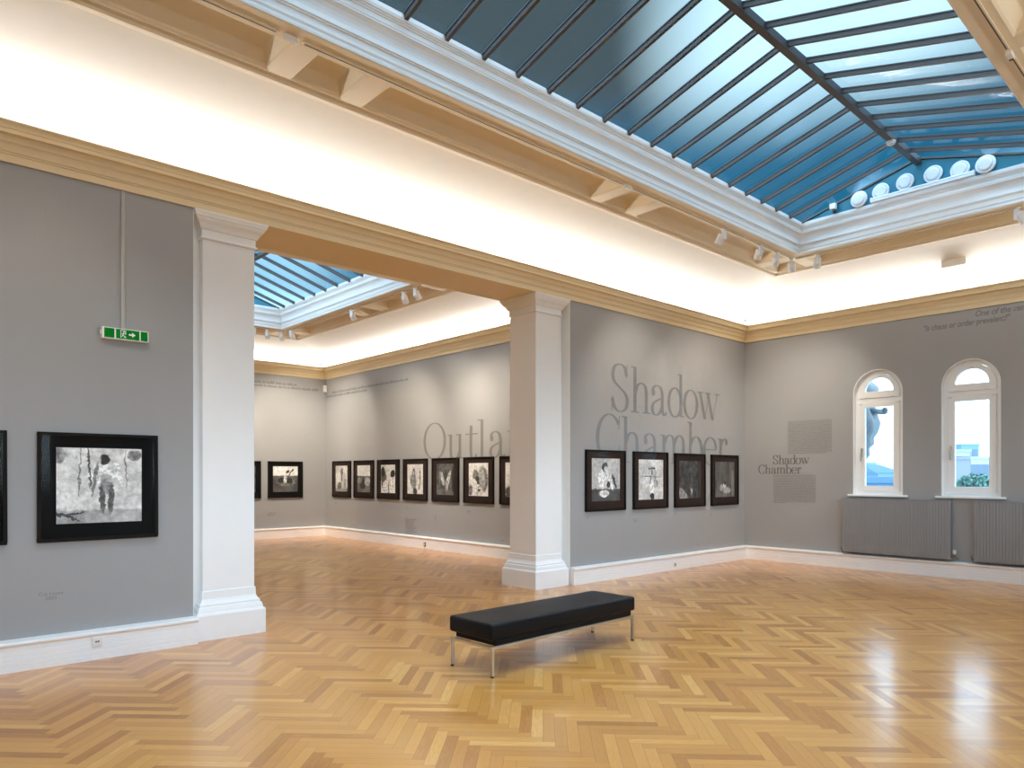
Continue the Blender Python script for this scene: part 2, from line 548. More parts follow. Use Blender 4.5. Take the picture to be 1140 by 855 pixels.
# ------------------------------------------------------------------ cornices
CN = [(0.0, 4.15), (0.018, 4.15), (0.018, 4.212), (0.026, 4.215), (0.026, 4.228), (0.036, 4.231), (0.037, 4.246), (0.040, 4.262), (0.047, 4.280), (0.056, 4.293),
      (0.064, 4.300), (0.066, 4.308), (0.070, 4.322), (0.080, 4.338), (0.092, 4.346), (0.115, 4.350), (0.118, 4.352), (0.118, 4.384), (0.124, 4.387), (0.124, 4.396),
      (0.128, 4.410), (0.138, 4.424), (0.150, 4.432), (0.152, 4.446), (0.070, 4.446), (0.070, 4.40), (0.0, 4.40)]
struct(MB().ring(CN, RX0, RX1, RY0, RY1).build('trim_1', M['cream']), 'cream moulded cornice round the main room')
struct(MB().ring(CN, SX0, SX1, SY0, SY1).build('trim_2', M['cream']), 'cream moulded cornice round the farther room')


# ------------------------------------------------------------------ coved ceiling, coffered soffit, skylight moulding
CE = 0.60
CZ = 4.50      # the cove springs a little above the lamp trough


def ceiling(tagn, x0, x1, y0, y1, cw, zs, holes_x, holes_y, label):
    """cw: width of the sloping cove; zs: height of the soffit"""
    root = sempty('ceiling_' + tagn, (0, 0, 0), label)
    cove = [(0.0, 4.39), (0.0, CZ)]
    n = 12
    for k in range(1, n + 1):
        t = k / n
        cove.append((cw * t, CZ + (zs + 0.04 - CZ) * (t ** CE)))
    MB().ring(cove, x0, x1, y0, y1).build('cove', M['cove'], root, smooth=False)
    d1 = cw + 0.14
    lip = [(cw, zs + 0.04), (cw + 0.012, zs + 0.015), (cw + 0.03, zs + 0.004), (cw + 0.05, zs - 0.002), (cw + 0.075, zs - 0.010), (cw + 0.085, zs - 0.024), (cw + 0.125, zs - 0.024), (cw + 0.132, zs), (d1, zs)]
    MB().ring(lip, x0, x1, y0, y1).build('soffit_lip', M['soffit'], root)
    d2 = cw + 0.88
    ox0, ox1, oy0, oy1 = x0 + d1, x1 - d1, y0 + d1, y1 - d1
    ix0, ix1, iy0, iy1 = x0 + d2, x1 - d2, y0 + d2, y1 - d2
    h0, h1 = cw + 0.19, cw + 0.68
    holes = []
    for a, b in holes_x:
        holes += [(a, b, y0 + h0, y0 + h1), (a, b, y1 - h1, y1 - h0)]
    for a, b in holes_y:
        holes += [(x0 + h0, x0 + h1, a, b), (x1 - h1, x1 - h0, a, b)]
    xs = sorted(set([ox0, ox1, ix0, ix1] + [v for h in holes for v in h[:2]]))
    yy = sorted(set([oy0, oy1, iy0, iy1] + [v for h in holes for v in h[2:]]))
    sm = MB()
    for i in range(len(xs) - 1):
        for j in range(len(yy) - 1):
            a, b, c, d = xs[i], xs[i + 1], yy[j], yy[j + 1]
            mx, my = (a + b) / 2, (c + d) / 2
            if not (ox0 < mx < ox1 and oy0 < my < oy1) or (ix0 < mx < ix1 and iy0 < my < iy1): continue
            if any(h[0] < mx < h[1] and h[2] < my < h[3] for h in holes): continue
            sm.add([(a, c, zs), (b, c, zs), (b, d, zs), (a, d, zs)], [(0, 3, 2, 1)])
    for a, b, c, d in holes:
        lv = [(0, 0), (0.018, 0.012), (0.022, 0.03), (0.075, 0.115), (0.085, 0.12)]
        vs = []
        for ins, up in lv:
            vs += [(a + ins, c + ins, zs + up), (b - ins, c + ins, zs + up), (b - ins, d - ins, zs + up), (a + ins, d - ins, zs + up)]
        fs = [(i * 4 + k, i * 4 + (k + 1) % 4, i * 4 + 4 + (k + 1) % 4, i * 4 + 4 + k) for i in range(len(lv) - 1) for k in range(4)]
        q = (len(lv) - 1) * 4
        sm.add(vs, fs + [(q, q + 1, q + 2, q + 3)])
    sm.build('coffered_soffit', M['soffit'], root)
    up = [(0.0, 0.0), (0.012, 0.004), (0.016, 0.022), (0.006, 0.030), (0.006, 0.045), (0.016, 0.060), (0.016, 0.118), (0.026, 0.120), (0.026, 0.132), (0.038, 0.135), (0.038, 0.147),
          (0.036, 0.175), (0.037, 0.205), (0.043, 0.235), (0.055, 0.262), (0.073, 0.283), (0.080, 0.286), (0.080, 0.300), (0.084, 0.304), (0.084, 0.345), (0.092, 0.348), (0.092, 0.362),
          (0.100, 0.364), (0.100, 0.378), (0.109, 0.381), (0.112, 0.395), (0.114, 0.400), (0.114, 0.437), (0.06, 0.437)]
    MB().ring([(d2 + a, zs + b) for a, b in up], x0, x1, y0, y1).build('skylight_moulding', M['skymould'], root)
    # roof deck that keeps daylight out of everything but the glass
    rd = d2 + 0.06
    MB().ring([(-0.5, zs + 0.437), (rd, zs + 0.437), (rd, zs + 0.46), (-0.5, zs + 0.46), (-0.5, zs + 0.437)], x0, x1, y0, y1).build('roof_deck', M['outer'], root)
    MB().ring([(-0.48, 4.40), (-0.48, zs + 0.437)], x0, x1, y0, y1).build('parapet', M['outer'], root)
    return root, d2 + 0.114, zs + 0.437


cx = [(-1.83, -1.34)]
hx = [(-1.83, -1.34), (-5.17, -2.03), (-5.84, -5.36), (-9.19, -6.03), (-9.87, -9.39), (-13.22, -10.06), (-13.91, -13.42)]
hy = [(RY0 + 2.03, RY1 - 2.03)]
c_main, fr1, ez1 = ceiling('main', RX0, RX1, RY0, RY1, 1.15, 4.955, hx, hy, 'white coved ceiling with cream coffers round the main skylight')
hx2 = [(SX0 + 1.56, SX0 + 2.05), (SX1 - 2.05, SX1 - 1.56), (SX0 + 2.25, SX1 - 2.25)]
hy2 = [(5.60, 8.00), (4.95, 5.41), (2.95, 4.75)]
c_far, fr2, ez2 = ceiling('far', SX0, SX1, SY0, SY1, 1.37, 4.83, hx2, hy2, 'white coved ceiling with cream coffers in the farther room')


def skylight(name, label, x0, x1, y0, y1, ez, rise, axis, bars):
    root = sempty(name, (0, 0, 0), label)
    rz = ez + rise
    e = 0.0
    if axis == 'x':
        ym = (y0 + y1) / 2
        P = lambda a, s: (a, (y0, ym, y1)[s + 1], ez if s else rz)
        lo, hi = x0, x1
    else:
        xm = (x0 + x1) / 2
        P = lambda a, s: ((x0, xm, x1)[s + 1], a, ez if s else rz)
        lo, hi = y0, y1
    for s in (-1, 1):
        g = MB()
        g.add([P(lo - 0.02, s), P(hi + 0.02, s), P(hi + 0.02, 0), P(lo - 0.02, 0)], [(0, 1, 2, 3)])
        g.build('glass_slope', M['skyglass'], root, fix=False)
    for s in (-1, 1):
        for a in bars:
            p0, p1 = Vector(P(a, s)), Vector(P(a, 0))
            p0.z -= 0.024; p1.z -= 0.024
            MB().bar(p0, p1, 0.034, 0.044).bar(p0 + Vector((0, 0, 0.024)), p1 + Vector((0, 0, 0.024)), 0.055, 0.010).build('glazing_bar', M['steel_dark'], root)
    a, b = Vector(P(lo, 0)), Vector(P(hi, 0))
    dz = Vector((0, 0, 0.045))
    MB().bar(a - dz, b - dz, 0.075, 0.08).build('ridge_beam', M['steel_dark'], root)
    for a, off in ((lo, -1), (hi, 1)):
        m = MB()
        a = a + off * 0.012      # just behind the moulding's edge
        q = [Vector(P(a, -1)), Vector(P(a, 1)), Vector(P(a, 0))]
        sh = Vector((off * 0.03, 0, 0)) if axis == 'x' else Vector((0, off * 0.03, 0))
        dn = Vector((0, 0, -0.004))
        A = [q[0] + dn, q[1] + dn, q[1], q[2], q[0]]
        m.add(A + [p + sh for p in A], [(0, 1, 2, 3, 4), (9, 8, 7, 6, 5)] + [(k, (k + 1) % 5, (k + 1) % 5 + 5, k + 5) for k in range(5)])
        m.build('gable_panel', M['gable'], root)
        MB().bar(q[0] - sh * 0.6 + dn * 0.3, q[2] - sh * 0.6 + dn * 0.3, 0.03, 0.025).bar(q[1] - sh * 0.6 + dn * 0.3, q[2] - sh * 0.6 + dn * 0.3, 0.03, 0.025).build('gable_edge_strip', M['steel_dark'], root)
    return root, P


RISE1 = 0.44
bars1 = [-2.55 - 0.418 * k for k in range(26)]
sky1, P1 = skylight('skylight_main', 'long blue glazed skylight over the main room', RX0 + fr1, RX1 - fr1, RY0 + fr1, RY1 - fr1, ez1, RISE1, 'x', bars1)
bars2 = [7.60 - 0.465 * k for k in range(10)]
sky2, P2 = skylight('skylight_far', 'blue glazed skylight of the farther room', SX0 + fr2, SX1 - fr2, SY0 + fr2, SY1 - fr2, ez2, 0.42, 'y', bars2)

# cove strip lamps lying in the trough on top of the cornices
def strip(p, length, along_x, rot):
    l = bpy.data.lights.new('cove_strip_lamp', 'AREA')
    l.shape = 'RECTANGLE'
    l.size = length if along_x else 0.035
    l.size_y = 0.035 if along_x else length
    l.energy = COVE_W * length
    l.color = COVE_RGB
    o = bpy.data.objects.new('cove_strip_lamp', l)
    COL.objects.link(o); o.location = p; o.rotation_euler = (PI + rot[0], rot[1], 0)


def cove_lamps(x0, x1, y0, y1):
    o, z = 0.105, 4.452
    t = math.radians(-6)     # turned a little into the room
    strip(((x0 + x1) / 2, y0 + o, z), x1 - x0 - 0.2, True, (t, 0))
    strip(((x0 + x1) / 2, y1 - o, z), x1 - x0 - 0.2, True, (-t, 0))
    strip((x0 + o, (y0 + y1) / 2, z), y1 - y0 - 0.2, False, (0, -t))
    strip((x1 - o, (y0 + y1) / 2, z), y1 - y0 - 0.2, False, (0, t))


cove_lamps(RX0, RX1, RY0, RY1)
cove_lamps(SX0, SX1, SY0, SY1)



def portal(p, rot, sx, sy):
    """tells the renderer through which openings daylight comes; gives no light of its own"""
    l = bpy.data.lights.new('daylight_portal', 'AREA')
    l.shape = 'RECTANGLE'; l.size = sx; l.size_y = sy
    l.cycles.is_portal = True
    o = bpy.data.objects.new('daylight_portal', l)
    COL.objects.link(o); o.location = p; o.rotation_euler = rot


portal(((RX0 + RX1) / 2, (RY0 + RY1) / 2, ez1 - 0.06), (0, 0, 0), RX1 - RX0 - 2 * fr1, RY1 - RY0 - 2 * fr1)
portal(((SX0 + SX1) / 2, (SY0 + SY1) / 2, ez2 - 0.06), (0, 0, 0), SX1 - SX0 - 2 * fr2, SY1 - SY0 - 2 * fr2)
for xc, hw in FW:
    portal((xc, RY0 - 0.14, 2.35), (PI / 2, 0, 0), 2 * hw - 0.14, 2.36)
for yc, hw, zs, zp in WIN:
    portal((0.20, yc, (zs + zp + hw) / 2), (PI / 2, 0, -PI / 2), 2 * hw, zp + hw - zs)

# ------------------------------------------------------------------ pillars at the opening
CAPP = [(0.0, 3.90), (0.022, 3.905), (0.026, 3.914), (0.022, 3.923), (0.010, 3.928), (0.010, 3.995), (0.028, 4.002), (0.030, 4.014), (0.036, 4.018), (0.040, 4.030), (0.052, 4.048), (0.070, 4.066), (0.080, 4.082),
        (0.082, 4.094), (0.092, 4.098), (0.094, 4.106), (0.100, 4.122), (0.106, 4.134), (0.106, 4.150)]
BASP = [(0.085, 0.0), (0.085, 0.238), (0.078, 0.252), (0.066, 0.262), (0.062, 0.285), (0.055, 0.310), (0.043, 0.318), (0.043, 0.338), (0.036, 0.345), (0.022, 0.365), (0.012, 0.388), (0.010, 0.462), (0.0, 0.470)]


def pillar(name, x0, x1, label, inf0, inf1):
    r = sempty(name, (0, 0, 0), label)
    y0, y1 = 0.08, 0.62
    MB().ring([(0, 0.46), (0, 3.91)], x0, x1, y0, y1, -1, True).build('shaft', M['white'], r)
    MB().ring(CAPP, x0, x1, y0, y1, -1, True).build('capital', M['white'], r)
    MB().ring(BASP, x0, x1, y0, y1, -1, True).build('plinth', M['white'], r)
    MB().box(inf0, inf1, 0.16, 0.54, 0.0, 4.15).build('infill_strip', M['white'], r)


pillar('pillar_left', -10.100, -9.590, 'white square pillar with moulded capital left of the opening', OX0 + 0.006, -10.100)
pillar('pillar_right', -5.564, -5.062, 'white square pillar with moulded capital right of the opening', -5.062, OX1 - 0.006)
struct(MB().box(OX0, OX0 + 0.006, 0.0, 0.70, 0, 4.15).build('trim_3', M['white']))
struct(MB().box(OX1 - 0.006, OX1, 0.0, 0.70, 0, 4.15).build('trim_4', M['white']), 'white painted wall end beside the right pillar')


# ------------------------------------------------------------------ windows
def arch_pts(hw, zb, zp, n=24, top=None):
    """outline in (y, z) of a round-headed shape"""
    p = [(-hw, zb), (hw, zb)]
    for k in range(n + 1):
        a = PI * k / n
        p.append((hw * math.cos(a), zp + hw * math.sin(a)))
    return p


def band(mb, outer, inner, xa, xb):
    """closed frame between two outlines with equal point counts, from x = xa (room side) to xb"""
    n = len(outer)
    vs = [(xa, y, z) for y, z in outer] + [(xa, y, z) for y, z in inner] + [(xb, y, z) for y, z in outer] + [(xb, y, z) for y, z in inner]
    fs = []
    for k in range(n):
        j = (k + 1) % n
        fs += [(k, j, n + j, n + k), (2 * n + k, 3 * n + k, 3 * n + j, 2 * n + j), (k, 2 * n + k, 2 * n + j, j), (n + k, n + j, 3 * n + j, 3 * n + k)]
    mb.add(vs, fs)


def rect(y0, y1, z0, z1):
    return [(y0, z0), (y1, z0), (y1, z1), (y0, z1)]


def window(name, yc, hw, zs, zp, label):
    r = sempty(name, (0, yc, 0), label)
    # painted reveal lining
    mb = MB(); h = hw - 0.0015
    band(mb, arch_pts(h, zs + 0.0015, zp), arch_pts(h - 0.012, zs + 0.012, zp), -0.001, 0.40)
    mb.build('reveal', M['white'], r)
    h = hw - 0.0135
    mb = MB()
    band(mb, arch_pts(h, zs + 0.013, zp), arch_pts(h - 0.055, zs + 0.055, zp), 0.085, 0.165)
    mb.box(0.085, 0.165, -(h - 0.05), h - 0.05, 2.838, 2.905)
    mb.build('window_frame', M['white'], r, bevel=0.003)
    # opening casement
    s = hw - 0.072
    mb = MB(); band(mb, rect(-s, s, zs + 0.058, 2.836), rect(-s + 0.098, s - 0.098, zs + 0.150, 2.752), 0.070, 0.135)
    sash = mb.build('casement', M['white'], r, bevel=0.006)
    MB().box(0.100, 0.106, -s + 0.096, s - 0.096, zs + 0.148, 2.754).build('window_pane', M['winglass'], sash)
    # fanlight
    zb = 2.908
    hr = hw - 0.072
    mb = MB(); band(mb, arch_pts(hr, zb, zp), arch_pts(hr - 0.098, 3.018, 3.020 if zp < 3.03 else zp), 0.070, 0.135)
    fan = mb.build('fanlight', M['white'], r, bevel=0.004)
    ip = arch_pts(hr - 0.096, 3.016, 3.020)
    n = len(ip)
    MB().add([(0.100, y, z) for y, z in ip] + [(0.106, y, z) for y, z in ip],
             [tuple(range(n)), tuple(reversed(range(n, 2 * n)))] + [(k, (k + 1) % n, (k + 1) % n + n, k + n) for k in range(n)]).build('fanlight_pane', M['winglass'], fan)
    # ironmongery
    MB().box(0.052, 0.070, s - 0.062, s - 0.036, 1.90, 2.06).tube((0.052, s - 0.049, 1.965), (0.030, s - 0.049, 1.965), 0.010).box(0.022, 0.036, s - 0.060, s - 0.038, 1.84, 1.975).build('handle', M['chrome'], sash, bevel=0.003)
    for yy_, zz in ((s - 0.03, 2.815), (-s + 0.03, 2.815)):
        MB().box(0.055, 0.072, yy_ - 0.03, yy_ + 0.03, zz - 0.012, zz + 0.012).build('hinge_cover', M['socket'], r, bevel=0.003)
    MB().box(0.052, 0.070, -0.03, 0.03, zp + hr - 0.055, zp + hr - 0.035).build('catch', M['socket'], fan, bevel=0.003)
    for yy_ in (-0.2, 0.2):
        MB().box(0.058, 0.070, yy_ - 0.035, yy_ + 0.035, zb + 0.004, zb + 0.018).build('hinge', M['socket'], fan, bevel=0.002)
    MB().box(-0.055, 0.085, -hw - 0.075, hw + 0.075, zs - 0.028, zs + 0.006).build('window_sill', M['white'], r, bevel=0.006)
    return r


window('window_1', *WIN[0], 'white round-headed window nearer the corner, with a carved stone figure outside')
window('window_2', *WIN[1], 'white round-headed window with a tree and pale town buildings outside')

# ================================================================== wall-hung photographs
def print_mat(name, lo, hi, nscale, blobs, band_z=None, band_v=0.1, stretch=(1, 1), streak=0.0, seed=0.0):
    """black and white photographic print: grain, a ground band and soft-edged tones"""
    m, nt, b = new_mat(name)
    p = nt.sep(nt.node('ShaderNodeTexCoord').outputs['Object'])
    x, z = p[0], p[2]
    v = nt.comb(nt.math('MULTIPLY', x, stretch[0]), nt.math('MULTIPLY', z, stretch[1]), seed)
    f = nt.ramp(nt.noise(v, nscale, 5.0, 0.62), 0.30, 0.70)
    val = nt.math('MULTIPLY_ADD', f, hi - lo, lo)
    if streak > 0:
        s = nt.noise(nt.comb(nt.math('MULTIPLY', x, 16.0), nt.math('MULTIPLY', z, 2.4), seed + 3), 1.0, 4.0, 0.6)
        k = nt.ramp(s, 0.63, 0.70, 0.0, streak)
        val = nt.math('MULTIPLY', val, nt.math('SUBTRACT', 1.0, k))
    wob = nt.math('ADD', nt.math('MULTIPLY', nt.math('SUBTRACT', nt.noise(v, 9.0, 5.0, 0.65), 0.5), 0.075), nt.math('MULTIPLY', nt.math('SUBTRACT', nt.noise(v, 30.0, 3.0), 0.5), 0.03))
    fx = nt.ramp(nt.noise(v, 17.0, 5.0, 0.7), 0.33, 0.67)
    if band_z is not None:
        k = nt.ramp(nt.math('ADD', z, wob), band_z - 0.01, band_z + 0.012, 1.0, 0.0)
        bv = nt.math('MULTIPLY', nt.math('MULTIPLY_ADD', f, 0.9, 0.55), band_v)
        val = nt.math('ADD', nt.math('MULTIPLY', val, nt.math('SUBTRACT', 1.0, k)), nt.math('MULTIPLY', bv, k))
    for cx_, cz_, rx_, rz_, rot, bval in blobs:
        dx = nt.math('ADD', nt.math('SUBTRACT', x, cx_), wob); dz_ = nt.math('ADD', nt.math('SUBTRACT', z, cz_), wob)
        c, s = math.cos(rot), math.sin(rot)
        a = nt.math('MULTIPLY', nt.math('ADD', nt.math('MULTIPLY', dx, c), nt.math('MULTIPLY', dz_, s)), 1 / rx_)
        e = nt.math('MULTIPLY', nt.math('SUBTRACT', nt.math('MULTIPLY', dz_, c), nt.math('MULTIPLY', dx, s)), 1 / rz_)
        q = nt.math('ADD', nt.math('MULTIPLY', a, a), nt.math('MULTIPLY', e, e))
        k = nt.ramp(q, 0.60, 1.25, 1.0, 0.0)
        tone = nt.math('MULTIPLY', nt.math('MULTIPLY_ADD', fx, 0.75, 0.62), bval)
        val = nt.math('ADD', nt.math('MULTIPLY', val, nt.math('SUBTRACT', 1.0, k)), nt.math('MULTIPLY', tone, k))
    val = nt.math('MULTIPLY', nt.math('POWER', val, 1.15), nt.math('MULTIPLY_ADD', fx, 0.55, 1.05))
    cc = nt.node('ShaderNodeCombineColor')
    for i_, g in enumerate((1.0, 0.985, 0.955)):
        nt.put(cc.inputs[i_], nt.math('MULTIPLY', val, g))
    nt.put(b.inputs['Base Color'], cc.outputs[0])
    b.inputs['Roughness'].default_value = 0.6
    return m


def picture(loc, rz, pm, matm, label, group, size=0.93, pw=0.66, ph=0.65):
    """hung on a wall: local x along the wall, -y into the room, origin on the wall at the picture's centre"""
    t = thing('framed_photograph', label, 'picture', loc, rz, group)
    h = size / 2; w = 0.028
    mb = MB()
    for a, b_, c, d in ((-h, h, h - w, h), (-h, h, -h, -h + w), (-h, -h + w, -h + w, h - w), (h - w, h, -h + w, h - w)):
        mb.box(a, b_, -0.042, -0.002, c, d)
    mb.build('frame', M['frame'], t, bevel=0.003)
    MB().box(-h + w, h - w, -0.022, -0.006, -h + w, h - w).build('mat_board', matm, t)
    MB().box(-pw / 2, pw / 2, -0.0245, -0.0222, -ph / 2 + 0.012, ph / 2 + 0.012).build('print', pm, t)
    MB().add([(-h + w, -0.031, -h + w), (h - w, -0.031, -h + w), (h - w, -0.031, h - w), (-h + w, -0.031, h - w)], [(0, 1, 2, 3)]).build('glazing', M['picglass'], t, fix=False)
    return t


ZP = 1.503
G1, G2, G3 = 'framed photographs on the dividing wall right of the opening', 'framed photographs in a row on the right wall of the farther room', 'framed photographs left of the opening'
pmA = print_mat('print_pale_wall_figure', 0.42, 0.72, 3.2, [
    (0.015, 0.10, 0.125, 0.075, 0.15, 0.62), (0.045, 0.12, 0.048, 0.13, 0.0, 0.70), (-0.045, 0.06, 0.016, 0.16, -0.15, 0.20), (0.135, 0.13, 0.018, 0.13, 0.2, 0.66),
    (0.045, 0.005, 0.058, 0.075, 0.0, 0.22), (0.015, -0.11, 0.024, 0.135, 0.06, 0.10), (0.082, -0.11, 0.024, 0.135, -0.06, 0.10), (0.038, 0.245, 0.044, 0.050, 0.0, 0.02),
    (-0.085, 0.17, 0.010, 0.20, 0.03, 0.10), (-0.16, 0.12, 0.007, 0.22, -0.02, 0.22), (0.20, 0.14, 0.007, 0.18, 0.04, 0.25), (-0.25, -0.255, 0.11, 0.010, -0.35, 0.05), (-0.22, -0.235, 0.10, 0.010, 0.12, 0.06),
    (0.27, 0.28, 0.06, 0.05, 0, 0.25), (-0.31, 0.27, 0.05, 0.07, 0, 0.28)], -0.20, 0.33, (1.0, 1.0), 0.45, 1.0)
picture((-11.003, 0, 1.4985), 0, pmA, M['mat_black'], 'large framed print of a standing figure on a pale streaked wall, below the exit sign', G3)
pm0 = print_mat('print_dark_scene', 0.02, 0.25, 5.0, [(0, 0, 0.2, 0.2, 0, 0.4)], None, 0.1, (1, 1), 0, 2)
picture((-12.140, 0, 1.4985), 0, pm0, M['mat_black'], 'framed print at the left edge of the photo, only its black side in view', G3)

pmB1 = print_mat('print_seated_figure', 0.36, 0.52, 3.5, [
    (-0.10, 0.0, 0.10, 0.13, 0.3, 0.66), (-0.04, 0.12, 0.08, 0.09, 0, 0.62), (-0.03, 0.20, 0.07, 0.075, 0.3, 0.03), (0.00, 0.17, 0.045, 0.06, 0.2, 0.45), (0.10, -0.02, 0.035, 0.15, 0.45, 0.68), (0.03, -0.01, 0.030, 0.12, -0.4, 0.60),
    (0.06, -0.06, 0.045, 0.05, 0, 0.05), (0.19, -0.02, 0.030, 0.13, 0.5, 0.06), (-0.05, -0.20, 0.12, 0.052, 0.0, 0.75), (-0.06, -0.195, 0.08, 0.030, 0, 0.55)], -0.13, 0.075, (1, 1), 0, 4)
picture((-4.160, 0, ZP + 0.015), 0, pmB1, M['mat_brown'], 'framed print of a figure behind a round white plate, nearest the right pillar', G1)
pmB2 = print_mat('print_pale_room_figure', 0.38, 0.66, 4.0, [
    (0.0, 0.06, 0.30, 0.007, 0.0, 0.03), (0.03, 0.20, 0.10, 0.016, 0, 0.10), (-0.05, 0.12, 0.007, 0.12, 0, 0.12), (0.11, 0.10, 0.007, 0.14, 0.1, 0.12), (0.02, 0.12, 0.022, 0.06, 0, 0.18), (0.03, -0.02, 0.050, 0.10, 0, 0.35), (0.03, -0.13, 0.052, 0.14, 0, 0.72),
    (0.03, -0.265, 0.070, 0.055, 0, 0.02), (0.16, -0.03, 0.010, 0.09, 0.3, 0.10), (-0.02, 0.02, 0.012, 0.07, 0, 0.06)], None, 0.1, (1, 1), 0.25, 7)
picture((-3.022, 0, ZP + 0.013), 0, pmB2, M['mat_brown'], 'framed pale print with a dark line across it, second from the right pillar', G1)
pmB3 = print_mat('print_dark_thicket', 0.005, 0.10, 9.0, [(-0.24, -0.26, 0.20, 0.10, -0.6, 0.26), (0.02, -0.19, 0.018, 0.08, 0.2, 0.42), (0.05, -0.20, 0.015, 0.07, -0.2, 0.36), (0.28, 0, 0.05, 0.5, 0, 0.03)], None, 0.1, (1.2, 0.8), 0, 9)
picture((-1.890, 0, ZP + 0.008), 0, pmB3, M['mat_brown'], 'framed dark tangled print, third from the right pillar', G1)
pmB4 = print_mat('print_grey_curtain', 0.05, 0.15, 3.0, [(-0.03, -0.12, 0.055, 0.06, 0, 0.55), (-0.13, -0.14, 0.05, 0.06, 0, 0.35), (0.06, -0.19, 0.14, 0.06, 0, 0.36), (0.0, -0.05, 0.05, 0.04, 0, 0.06), (0.26, -0.05, 0.05, 0.25, 0, 0.20)],
                 -0.24, 0.12, (5, 0.6), 0, 12)
picture((-0.755, 0, ZP + 0.006), 0, pmB4, M['mat_brown'], 'framed grey print with small pale shapes low down, nearest the corner by the windows', G1)

R2 = -PI / 2
FAR = [
    (9.367, print_mat('print_pale_upright', 0.36, 0.60, 3.0, [(0.02, 0.18, 0.07, 0.10, 0, 0.12), (0.02, 0.03, 0.035, 0.10, 0, 0.10), (-0.10, -0.18, 0.12, 0.10, 0.2, 0.12), (0.18, -0.12, 0.06, 0.16, 0, 0.25)], -0.24, 0.25, (1, 1), 0, 14),
     'framed print in the farther room, nearest its corner, of a dark upright shape'),
    (8.270, print_mat('print_pale_sky_dark_ground', 0.52, 0.66, 2.0, [(-0.03, -0.12, 0.16, 0.13, 0.4, 0.04), (0.17, -0.05, 0.14, 0.11, 0, 0.35), (-0.2, -0.03, 0.12, 0.07, 0, 0.2)], 0.08, 0.12, (1, 1), 0, 16),
     'framed print in the farther room, second from its corner, pale above and dark below'),
    (7.169, print_mat('print_two_pale_backs', 0.50, 0.66, 2.0, [(-0.18, 0.0, 0.12, 0.30, 0.1, 0.10), (-0.22, 0.18, 0.08, 0.13, 0, 0.02), (-0.10, -0.18, 0.13, 0.17, 0, 0.62), (0.20, 0.13, 0.10, 0.09, 0.5, 0.02), (0.20, -0.15, 0.16, 0.21, 0, 0.66), (0.03, -0.2, 0.02, 0.16, 0, 0.10)], None, 0.1, (1, 1), 0, 18),
     'framed print in the farther room, third from its corner, two pale dark-topped shapes'),
    (6.063, print_mat('print_two_slender_figures', 0.50, 0.64, 2.0, [(-0.05, -0.02, 0.10, 0.22, 0.1, 0.22), (-0.05, 0.17, 0.05, 0.08, 0, 0.05), (-0.05, 0.14, 0.03, 0.05, 0, 0.45), (0.17, 0.0, 0.045, 0.24, -0.1, 0.16), (0.15, 0.02, 0.03, 0.18, 0, 0.55), (0.0, -0.26, 0.09, 0.08, 0, 0.05), (-0.17, -0.02, 0.02, 0.12, 0.2, 0.12)], None, 0.1, (1, 1), 0, 20),
     'framed print in the farther room, fourth from its corner, of two slender figures on white'),
    (4.957, print_mat('print_dark_shapes', 0.04, 0.14, 6.0, [(-0.09, 0.02, 0.055, 0.16, 0.35, 0.42), (0.12, 0.02, 0.055, 0.18, -0.35, 0.45), (-0.18, 0.06, 0.03, 0.15, 0, 0.18), (0.02, 0.08, 0.03, 0.14, 0, 0.03), (0.06, -0.10, 0.05, 0.14, 0, 0.36), (0.28, 0, 0.06, 0.3, 0, 0.03)], -0.2, 0.14, (1, 1), 0, 22),
     'framed dark print in the farther room with two pale slanting shapes'),
    (3.859, print_mat('print_curled_figure', 0.54, 0.68, 2.0, [(0.15, 0.02, 0.15, 0.27, 0.1, 0.16), (0.12, 0.05, 0.10, 0.20, 0.15, 0.34), (-0.08, 0.10, 0.10, 0.12, 0, 0.20), (-0.04, -0.10, 0.05, 0.17, 0.6, 0.60), (-0.02, 0.0, 0.05, 0.10, 0.3, 0.06), (0.02, -0.22, 0.14, 0.09, 0, 0.50), (-0.25, -0.2, 0.07, 0.12, 0, 0.18), (0.02, -0.20, 0.05, 0.03, 0, 0.05)], None, 0.1, (1, 1), 0, 24),
     'framed print in the farther room of a curled dark and light shape on white'),
    (2.745, print_mat('print_dark_corner_figure', 0.50, 0.66, 2.0, [(-0.12, -0.22, 0.20, 0.13, 0, 0.08), (-0.05, 0.0, 0.05, 0.12, 0.2, 0.2), (-0.08, 0.12, 0.04, 0.05, 0, 0.2), (0.1, -0.05, 0.05, 0.15, 0, 0.5)], -0.28, 0.1, (1, 1), 0, 26),
     'framed print in the farther room, half hidden by the right pillar'),
]
for y_, pm, lb in FAR:
    picture((SX1, y_, 1.500), R2, pm, M['mat_brown'], lb, G2, 0.93, 0.60, 0.66)
G4 = 'framed photographs on the end wall of the farther room'
pmq = print_mat('print_pale_top_dark_bottom', 0.55, 0.68, 2.0, [(0.02, -0.05, 0.26, 0.12, 0, 0.16), (-0.12, -0.02, 0.10, 0.07, 0.3, 0.03), (0.10, -0.03, 0.10, 0.08, -0.3, 0.03), (-0.01, 0.0, 0.05, 0.09, 0, 0.52), (0.06, 0.20, 0.05, 0.035, 0.3, 0.03), (0.19, 0.24, 0.05, 0.022, 0.9, 0.03), (0.11, 0.14, 0.02, 0.10, -0.5, 0.12)], 0.10, 0.10, (1, 1), 0, 28)
picture((-4.588, SY1, 1.487), 0, pmq, M['mat_black'], 'framed print with pale sky and dark ground on the end wall of the farther room', G4)
pmq1 = print_mat('print_dim', 0.03, 0.12, 4.0, [(0.1, 0, 0.2, 0.2, 0, 0.2)], None, 0.1, (1, 1), 0, 30)
picture((-5.700, SY1, 1.487), 0, pmq1, M['mat_black'], 'framed print on the end wall of the farther room, mostly hidden by the left pillar', G4)


